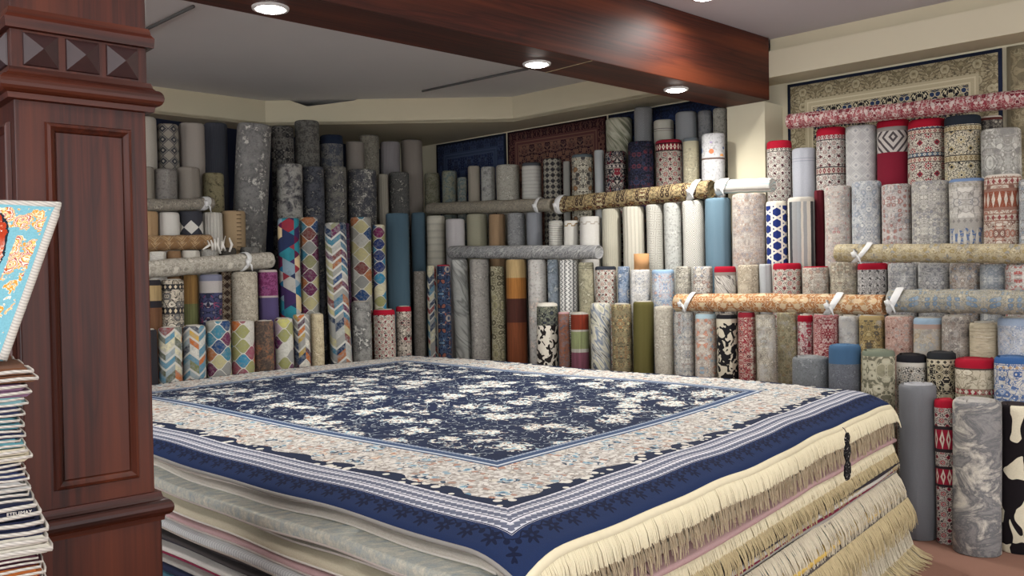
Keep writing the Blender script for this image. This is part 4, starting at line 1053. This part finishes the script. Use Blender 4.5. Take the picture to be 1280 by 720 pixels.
# place: pixel -> plane of its row; then push apart along the sight line
items = []
for R_ in ROLLS:
    cx = (R_['xl']+R_['xr'])/2
    if R_['base']:
        b = atz(cx, R_['base'], 0); wv = (R_['xr']-R_['xl'])/2/FPX*b.y; hd = Vector((b.x, b.y, 0)).normalized(); P = b+hd*wv
    else:
        P = (onR if R_['side'] == 'R' else onL)(cx, R_['yt'], R_['off'])
    d = Vector((P.x, P.y, 0)); R_['P'] = d; R_['k'] = 1.0
    dep = (P-CAM).dot(FW); R_['r'] = (R_['xr']-R_['xl'])/2/FPX*dep*.985
    q = ray(cx, R_['yt']); hz = CAM.z+q.z/math.hypot(q.x, q.y)*d.length
    R_['h'] = hz
    # visible top of a low roll is the far rim: lower the rim a little
    if R_['yt'] > 342: R_['h'] -= 0
def center(R_, z):
    p = R_['P']*R_['k']; side = Vector((p.y, -p.x, 0)).normalized()
    return p+side*math.tan(R_['lean'])*(z-CAM.z-(R_['h']-CAM.z)*R_['k'])
for it in range(160):
    moved = 0
    for i, A in enumerate(ROLLS):
        for B in ROLLS[i+1:]:
            hmin = min(CAM.z+(A['h']-CAM.z)*A['k'], CAM.z+(B['h']-CAM.z)*B['k'])
            zs = (0, hmin) if not (A['lean'] or B['lean']) else (0, hmin*.33, hmin*.66, hmin)
            for zz in zs:
                v = center(A, zz)-center(B, zz); need = A['r']*A['k']+B['r']*B['k']+.007
                if v.length < need:
                    far = A if A['P'].length*A['k'] > B['P'].length*B['k'] else B
                    far['k'] += (need-v.length)*.5/far['P'].length+.0004; moved += 1
    if not moved: break
print('roll relaxation', it, moved, max(R_['k'] for R_ in ROLLS))
LYAX = []
# ---------------- long rolls lying across the standing ones
def lying(px, rpx, off, side, fn, label, ties=(), seg=28, end='#b5ab9a'):
    pts = [(onR if side == 'R' else onL)(x, y, off) for x, y in px]
    axis = (pts[-1]-pts[0]); r = rpx/FPX*((pts[0]+pts[-1])/2).y
    # resample
    res = []; L = 0; n = 40
    segs = [(pts[i+1]-pts[i]).length for i in range(len(pts)-1)]; tot = sum(segs)
    for i in range(n+1):
        t = i/n*tot; k = 0
        while k < len(segs)-1 and t > segs[k]: t -= segs[k]; k += 1
        res.append(pts[k].lerp(pts[k+1], t/segs[k]))
    for _ in range(6): res = [res[0]]+[(res[i-1]+res[i]*2+res[i+1])/4 for i in range(1, n)]+[res[-1]]
    LYAX.append((res, r)); org = res[0].copy(); vs = []; uv = []; fs = []; rr = random.Random(len(label)); ph = rr.uniform(0, 6)
    ex = [(0, -.03), (0, -.012), (0, -.002)]
    rings = []
    ax = axis.normalized()
    nrm = NR if side == 'R' else NL
    prof = [(res[0]+ax*.014, r*.80), (res[0]+ax*.002, r*.84), (res[0], r*.93), (res[0]+ax*.008, r)]+[(q, r*(1+.03*math.sin(i*.6+ph))) for i, q in enumerate(res[1:-1])]+[(res[-1]-ax*.008, r), (res[-1], r*.93), (res[-1]-ax*.002, r*.84), (res[-1]-ax*.014, r*.80)]
    for c, q in prof:
        for k in range(seg+1):
            th = 2*PI*k/seg; flap = .006*(k/seg)
            dv = -nrm*math.cos(th)+Vector((0, 0, 1))*math.sin(th)*.96
            vs.append((c-org+dv*(q*.97+flap))[:]); uv.append((th*r, (c-res[0]).dot(ax)))
    S = seg+1
    for i in range(len(prof)-1):
        for k in range(seg): a = i*S+k; fs.append((a, a+1, a+S+1, a+S))
    fs.append(tuple(range(seg))); fs.append(tuple((len(prof)-1)*S+k for k in range(seg))[::-1])
    me = bpy.data.meshes.new('lying_carpet_roll'); me.from_pydata(vs, [], fs); ul = me.uv_layers.new(name='UVMap')
    for l in me.loops: ul.data[l.index].uv = uv[l.vertex_index]
    for p in me.polygons: p.use_smooth = len(p.vertices) == 4
    bm = bm_new(); bm.from_mesh(me); bmesh.ops.recalc_face_normals(bm, faces=bm.faces[:]); bm.to_mesh(me); bm.free()
    o = link('lying_carpet_roll', me, fabric(fn)); o.location = org; tag(o, label, 'carpet roll', 'rolls lying across the standing ones')
    # spiral end at the first end
    sm = spiral_mesh(r*.92, 0, len(label)); e = link('spiral_end', sm, sl(end), o)
    z_ = -ax; x_ = z_.cross(Vector((0, 0, 1))).normalized(); y_ = z_.cross(x_)
    e.matrix_local = Matrix(((x_.x, y_.x, z_.x, 0), (x_.y, y_.y, z_.y, 0), (x_.z, y_.z, z_.z, 0), (0, 0, 0, 1)))
    for (t, slant, wd) in ties:      # white cloth bands wound round the roll
        bm = bm_new(); prev = None; i0 = t*n
        for k in range(seg+1):
            th = 2*PI*k/seg; sft = slant*math.sin(th*1.0+.6)
            row_ = []
            for w_, lift in ((-wd, 1.02), (-wd*.6, 1.09), (wd*.6, 1.09), (wd, 1.02)):
                a = max(0, min(n-.001, i0+(sft+w_)/tot*n)); c = res[int(a)].lerp(res[int(a)+1], a-int(a))
                dv = -nrm*math.cos(th)+Vector((0, 0, 1))*math.sin(th)*.96
                row_.append(bm.verts.new(c-org+dv*(r*lift+.008)))
            if prev:
                for j in range(3): bm.faces.new((prev[j], prev[j+1], row_[j+1], row_[j]))
            prev = row_
        tb = finish(bm, 'tie_band', M_tie, o, True)
        bm = bm_new(); c = res[int(i0)]-org-nrm*r*1.05          # knot with two loose ends
        tube(bm, [c+Vector((0, 0, .02)), c-nrm*.015, c+Vector((0, 0, -.03))-nrm*.01], [.012, .02, .012], 7)
        tube(bm, [c, c+ax*.03+Vector((0, 0, -.03))-nrm*.012, c+ax*.045+Vector((0, 0, -.075))-nrm*.005], [.008, .009, .004], 6)
        finish(bm, 'knot', M_tie, tb, True)
    return o
lying([(178, 256), (225, 256), (265, 254)], 7.5, .86, 'L', distress('#a39b8c', '#857e72', '#bbb3a2', 20), 'mottled beige roll lying below the tallest left rows', [(.86, .02, .03)])
lying([(180, 304), (225, 303), (262, 302)], 9.5, .64, 'L', lattice('#8d6c4a', '#b59670', .11, '#a3825c'), 'shaggy brown roll with zigzag edge lying across short rolls', [])
lying([(180, 337), (255, 331), (338, 325)], 11, .42, 'L', persian('#b5aea0', ['#9c9588', '#cac3b4', '#8a8478'], '#a09a8c', 14), 'long carved beige roll lying above the colourful rows', [(.75, .03, .02)])
lying([(564, 315), (650, 315), (749, 315)], 8.5, .91, 'R', flow(['#a8a8a4', '#77777a', '#b9b8b2', '#66666a', '#aeada8'], 9), 'grey roll with dark swirls lying across tall pale rolls', [])
lying([(537, 261), (620, 258), (692, 256)], 8, 1.24, 'R', distress('#a39a88', '#867e70', '#b9b09c', 22), 'faded beige roll lying in the back corner', [(.9, .02, .02)])
lying([(697, 256), (770, 249), (890, 236)], 11, 1.24, 'R', persian('#a8946c', ['#4a3a2c', '#8a6a40', '#c3b48c', '#5a2c24'], '#3a3028', 20), 'brown and gold persian roll tied with white cloth near the column', [(.03, .02, .035), (.90, .05, .03)])
lying([(897, 234), (930, 232), (966, 231)], 9, 1.24, 'R', vstripes([(.2, '#c6c4bc'), (.4, '#9fb4b0'), (.6, '#cfccc4'), (.8, '#a8a49c'), (1.1, '#c6c4bc')], .07), 'white and teal striped roll lying beside the column', [(.1, .03, .04)])
lying([(846, 378), (950, 378), (1107, 381)], 12, .75, 'R', persian('#a8744a', ['#c9b08c', '#7d4a30', '#b58a5c', '#d0bc98'], '#c9b494', 15), 'copper and cream persian roll lying on the low row', [(.07, .05, .02), (.78, .06, .025)], end='#a0785a')
lying([(1112, 376), (1200, 376), (1292, 378)], 15.5, .75, 'R', persian('#a39c8a', ['#7f93a4', '#8a8678', '#b9b09a', '#6d8296'], '#77766c', 26, fade=.2, fc='#9a9a92'), 'thick blue grey and sand roll lying on the low row', [(.03, .05, .025)])
lying([(1046, 316), (1150, 316), (1292, 317)], 12, .98, 'R', soft('#b5a888', '#9c8a5c', '#c9bfa4', '#8c8c88', line='#8a7d60', S=26, fade=.15, fc='#b5ab94'), 'gold beige persian roll lying below the pale middle row', [(.14, .07, .02)])
lying([(986, 152), (1130, 138), (1292, 122)], 10.5, 1.49, 'R', persian('#8a3a42', ['#c9b8b0', '#6d2430', '#a8686a'], '#c3aca4', 24), 'crimson and white roll lying across the red capped rolls', [], end='#8c3a44')
M_endcache = {}
for n_, R_ in enumerate(ROLLS):
    h = CAM.z+(R_['h']-CAM.z)*R_['k']; r = R_['r']*R_['k']; p = center(R_, 0)
    low = R_['yt'] > 345
    for (qs_, rl) in LYAX:
        for q_ in qs_:
            if (Vector((q_.x, q_.y, 0))-center(R_, h)).length < r+rl*.6 and h < q_.z+.02: h = min(h, q_.z-rl*1.05)
    R_['hf'] = h; me = roll_mesh('carpet_roll', r, h, n_, low)
    lb = R_['label'].strip().replace(' roll', ' carpet roll', 1)
    o = link('carpet_roll', me, fabric(R_['fn'], coat=R_['coat'], rough=.55 if R_['coat'] else .92))
    o.location = (p.x, p.y, 0); yaw = math.atan2(-p.x, p.y)
    o.rotation_euler = (Matrix.Rotation(yaw, 3, 'Z') @ Matrix.Rotation(R_['lean'], 3, 'Y')).to_euler()
    if R_['lean']: o.location.z = abs(math.sin(R_['lean']))*r
    tag(o, lb, 'carpet roll', R_['group'])
    if low:
        e = R_['end'] or '#b5afa2'
        if e not in M_endcache: M_endcache[e] = sl(e)
        link('spiral_end', spiral_mesh(r, h, n_), M_endcache[e], o)
# cardboard core sticking up behind the low rows
rb = next(R_ for R_ in ROLLS if R_['xl'] == 788)
pb = center(rb, 1.6); hb = rb.get('hf', 1.6); c0 = Vector((pb.x+.01, pb.y, 0)); q0 = ray(805, 317); c0.z = CAM.z+q0.z/math.hypot(q0.x, q0.y)*pb.length-hb
rad_ = 9.5/FPX*c0.y
bm = bm_new(); ncs = 24
rg = [[bm.verts.new((q*math.cos(2*PI*k/ncs), q*math.sin(2*PI*k/ncs), z_)) for k in range(ncs)] for q, z_ in ((rad_, 0), (rad_, c0.z), (rad_*.82, c0.z), (rad_*.82, c0.z*.3))]
for i in range(3):
    for k in range(ncs): bm.faces.new((rg[i][k], rg[i][(k+1) % ncs], rg[i+1][(k+1) % ncs], rg[i+1][k]))
bm.faces.new(rg[0][::-1]); bm.faces.new(rg[3])
o = finish(bm, 'cardboard_tube', flat('#b98a5c', .8, .1, 20), smooth=True); o.location = (c0.x, c0.y, hb); tag(o, 'short tan cardboard tube standing on the pearl grey roll', 'cardboard tube')
# white rope tassels over the shaggy brown roll
bm = bm_new(); rr = random.Random(2)
for k in range(7):
    x = 259+k*4.6; a = onL(x, 299+rr.uniform(-4, 2), .50); m = onL(x+rr.uniform(-4, 4), 306, .485); b = onL(x+rr.uniform(-6, 6), 314+rr.uniform(-2, 3), .50)
    tube(bm, [a, m, b], [.006, .012, .008], 6)
o = finish(bm, 'rope_tassels', M_white, smooth=True); tag(o, 'white rope tassels hanging over the shaggy brown roll', 'tassels')

# ================================================================== PILE OF MATS AND PICTORIAL RUG BY THE PILLAR
MX, MY = -.972, 1.73
mats = [('#6b4630', 'brown folded mat with curled edge on top of the mat pile', .030, .030), ('#7a5a72', 'mauve folded mat under the brown one', .026, .018),
 ('#7fa8ac', 'pale teal mat with white serged edge', .020, .012), ('#2d3350', 'indigo mat between two teal mats', .020, .006),
 ('#4a7d88', 'deep teal mat with white serged edge', .022, .004), ('#232a48', 'midnight blue mat below the deep teal mat', .020, .006), ('#5d97a0', 'turquoise mat above the cream mat', .020, .004),
 ('#d0c6ac', 'cream mat with frayed corner', .026, .016), ('#1f2540', 'thin dark navy mat under the cream mat', .020, .004), ('#2a3458', 'blue mat with white edging in the mat pile', .020, .010),
 ('#b5b4b0', 'pale grey mat in the mat pile', .020, .012), ('#2b3040', 'slate mat above the lettered mat', .022, .016), ('#151c38', 'navy mat with white lettering on its edge', .034, .028),
 ('#181f3c', 'plain navy mat under the lettered one', .034, .040), ('#c9c4b4', 'thick ivory mat in the mat pile', .040, .046), ('#4a2030', 'maroon mat under the ivory mat', .018, .030),
 ('#b0622c', 'orange mat with white edging', .024, .034), ('#8a2c3c', 'red mat under the orange mat', .022, .036)]
zz = 1.432
rr = random.Random(5); k = 0
M_serge = mat('serged_edge', lambda g: (lambda o: (g.mix(g.ab(g.fr(o[2]*160+o[0]*60)-.5)*1.4, '#cfcac0', '#8f8b84')))(g.obj()), .9)
def fold_mat(name, x1, z0, t, material, label, depth=.42, width=.5, sx=0):
    r_ = link(name, None); r_.location = (MX, MY, z0); r_.rotation_euler = (0, 0, rr.uniform(-.03, .03)+.60); tag(r_, label, 'mat', 'folded mats beside the pillar')
    for lay in (0, 1):      # lower and upper half of the fold
        bm = bm_new(); zA = t*.5*lay; zB = zA+t*.47; e = x1-(.008 if lay else 0)
        n = 14; rows_ = []
        for j in range(n+1):
            y = depth*j/n; wv = .0016*math.sin(y*30+z0*90+lay)
            xe = e+.004*math.sin(y*22+z0*60+lay*2)
            rows_.append([bm.verts.new(q) for q in ((-width, y, zA), (xe-.01, y, zA+wv), (xe, y, (zA+zB)/2), (xe-.01, y, zB+wv), (-width, y, zB))])
        for j in range(n):
            for q in range(5): bm.faces.new((rows_[j][q], rows_[j][(q+1) % 5], rows_[j+1][(q+1) % 5], rows_[j+1][q]))
        bm.faces.new(rows_[0]); bm.faces.new(rows_[-1][::-1])
        mh = finish(bm, 'mat_half', material, r_)
        bm = bm_new(); pts = [(x1-.22-.3+i*(.5-.0)/12, -.002, (zA+zB)/2) for i in range(13)]
        pts = [(-width+(e+width)*i/16, -.003+.001*math.sin(i*2.0), (zA+zB)/2+.0015*math.sin(i*1.7+z0*50)) for i in range(17)]+[(e+.003*math.sin(i), depth*i/14, (zA+zB)/2+.0015*math.sin(i*2.1+z0)) for i in range(1, 15)]
        tube(bm, pts, t*.13, 6); finish(bm, 'serged_edge', M_serge, mh, True)
    return r_
for c, lb, t, sx in mats:
    zz -= t; o = fold_mat('folded_mat', sx, zz, t*.98, flat(c, .95, .2, 40), lb)
    if 'lettering' in lb: lettered = (o, zz, t, sx)
i = 0
while zz > .03:
    t = min(.05, zz); zz -= t
    c = ['#3c4a5c', '#a39a88', '#5a2c34', '#26304a', '#8a8f94'][i % 5]
    o = fold_mat('folded_mat', .034+.004*math.sin(i*2), zz+.0005, t*.98-.0005, flat(c, .95, .2, 40), ['slate blue', 'sand', 'wine red', 'navy blue', 'light grey'][i % 5]+' thick folded mat low in the mat pile'); i += 1
# lettering woven on one mat edge
o, z0, t, sx = lettered
fc = bpy.data.curves.new('lettering', 'FONT'); fc.body = 'ETEUJMAY'; fc.size = .0095; fc.extrude = .0006; fc.align_x = 'RIGHT'
to = bpy.data.objects.new('lettering', fc); COL.objects.link(to)
dg = bpy.context.evaluated_depsgraph_get(); me = bpy.data.meshes.new_from_object(to.evaluated_get(dg)); bpy.data.objects.remove(to, do_unlink=True)
lo = link('lettering', me, M_white, o); lo.rotation_euler = (PI/2, 0, 0); lo.location = (sx-.014, -.0065, t*.36)
# pictorial rug standing on the mats
pc = [onplane(73, 256, Vector((0, 1.98, 0)), Vector((0, 1, 0))), onplane(3, 466, Vector((0, 1.80, 0)), Vector((0, 1, 0)))]
TR, BR_ = pc; BR_.z = max(BR_.z, 1.442)
ev = (BR_-TR); Ht = ev.length; eu = Vector((-1, -.02, .045)).normalized(); Wd = .62
nrm = eu.cross(ev).normalized(); nrm = nrm if nrm.y < 0 else -nrm
def pict(g, u, v, sd):
    d = g.mn(u, g.mn(v, Ht-v))
    pv = g.vec(u, v, 1); n = g.noise(pv, 26, 4, .7, .8)
    c = g.mix(n*.25, '#7db6c2', '#5a9fb2')
    fl_, r_ = g.voro(g.vec(u+n*.035, v-n*.035, 2), 26)
    pt = g.noise(pv, 55, 2, .5, 1.2)
    flower = g.pick(g.fr(fl_*2.6+pt*1.2), ['#d89a3c', '#efe6d2', '#e2c46a', '#c2582c', '#f0e8d8', '#b85a5a', '#e9d9b0'])
    c = g.mix((fl_*.8+pt*.5 < .74)*g.band(d+(n-.5)*.02, .015, .064), c, flower)
    a = (u-.138)/.060; b = (v-.15)/.125; e = a*a+b*b+(n-.5)*.8
    st = g.noise(g.vec(u*2.2+v*1.3, v*.9-u*.5, 5), 42, 3, .6, 1.2)
    body = g.pick(st, ['#160d10', '#160d10', '#2a1418', '#efe8dc', '#e8ddcc', '#d8632a', '#efe8dc', '#1c1216', '#a33416', '#e2c7a8'])
    body = g.mix(g.step(v, .16, .09)*(pt > .42), body, '#b03a1a')
    c = g.mix(e < 1.0, c, body); c = g.mix(g.band(e, 1.0, 1.14), c, '#1c2a34')
    return c
nu, nv = 24, 20; vs = []; uv = []; fs = []
for sg in (0, 1):
    for j in range(nv+1):
        for i in range(nu+1):
            u, v = Wd*i/nu, Ht*j/nv; p = TR+eu*u+ev.normalized()*v+nrm*(.004*math.sin(u*11+v*7)-(.009 if sg else 0)); vs.append(p[:]); uv.append((u, v))
K = (nu+1)*(nv+1)
for j in range(nv):
    for i in range(nu):
        a = j*(nu+1)+i; fs += [(a, a+1, a+nu+2, a+nu+1), (K+a, K+a+nu+1, K+a+nu+2, K+a+1)]
for i in range(nu): a = nv*(nu+1)+i; fs += [(i, K+i, K+i+1, i+1), (a, a+1, K+a+1, K+a)]
for j in range(nv): a = j*(nu+1); fs += [(a, a+nu+1, K+a+nu+1, K+a), (a+nu, K+a+nu, K+a+nu+nu+1, a+nu+nu+1)]
me = bpy.data.meshes.new('pictorial_rug'); me.from_pydata(vs, [], fs); ul = me.uv_layers.new(name='UVMap')
for l in me.loops: ul.data[l.index].uv = uv[l.vertex_index]
po = link('pictorial_rug', me, fabric(pict)); tag(po, 'turquoise pictorial rug with flowers and white edge propped on the mats', 'rug')
bm = bm_new(); fr_ = [TR+eu*(Wd*i/12) for i in range(12, -1, -1)]+[TR+ev*(i/16) for i in range(1, 17)]
tube(bm, [p+nrm*(-.002) for p in fr_], .0085, 8); finish(bm, 'white_binding', M_serge, po, True)
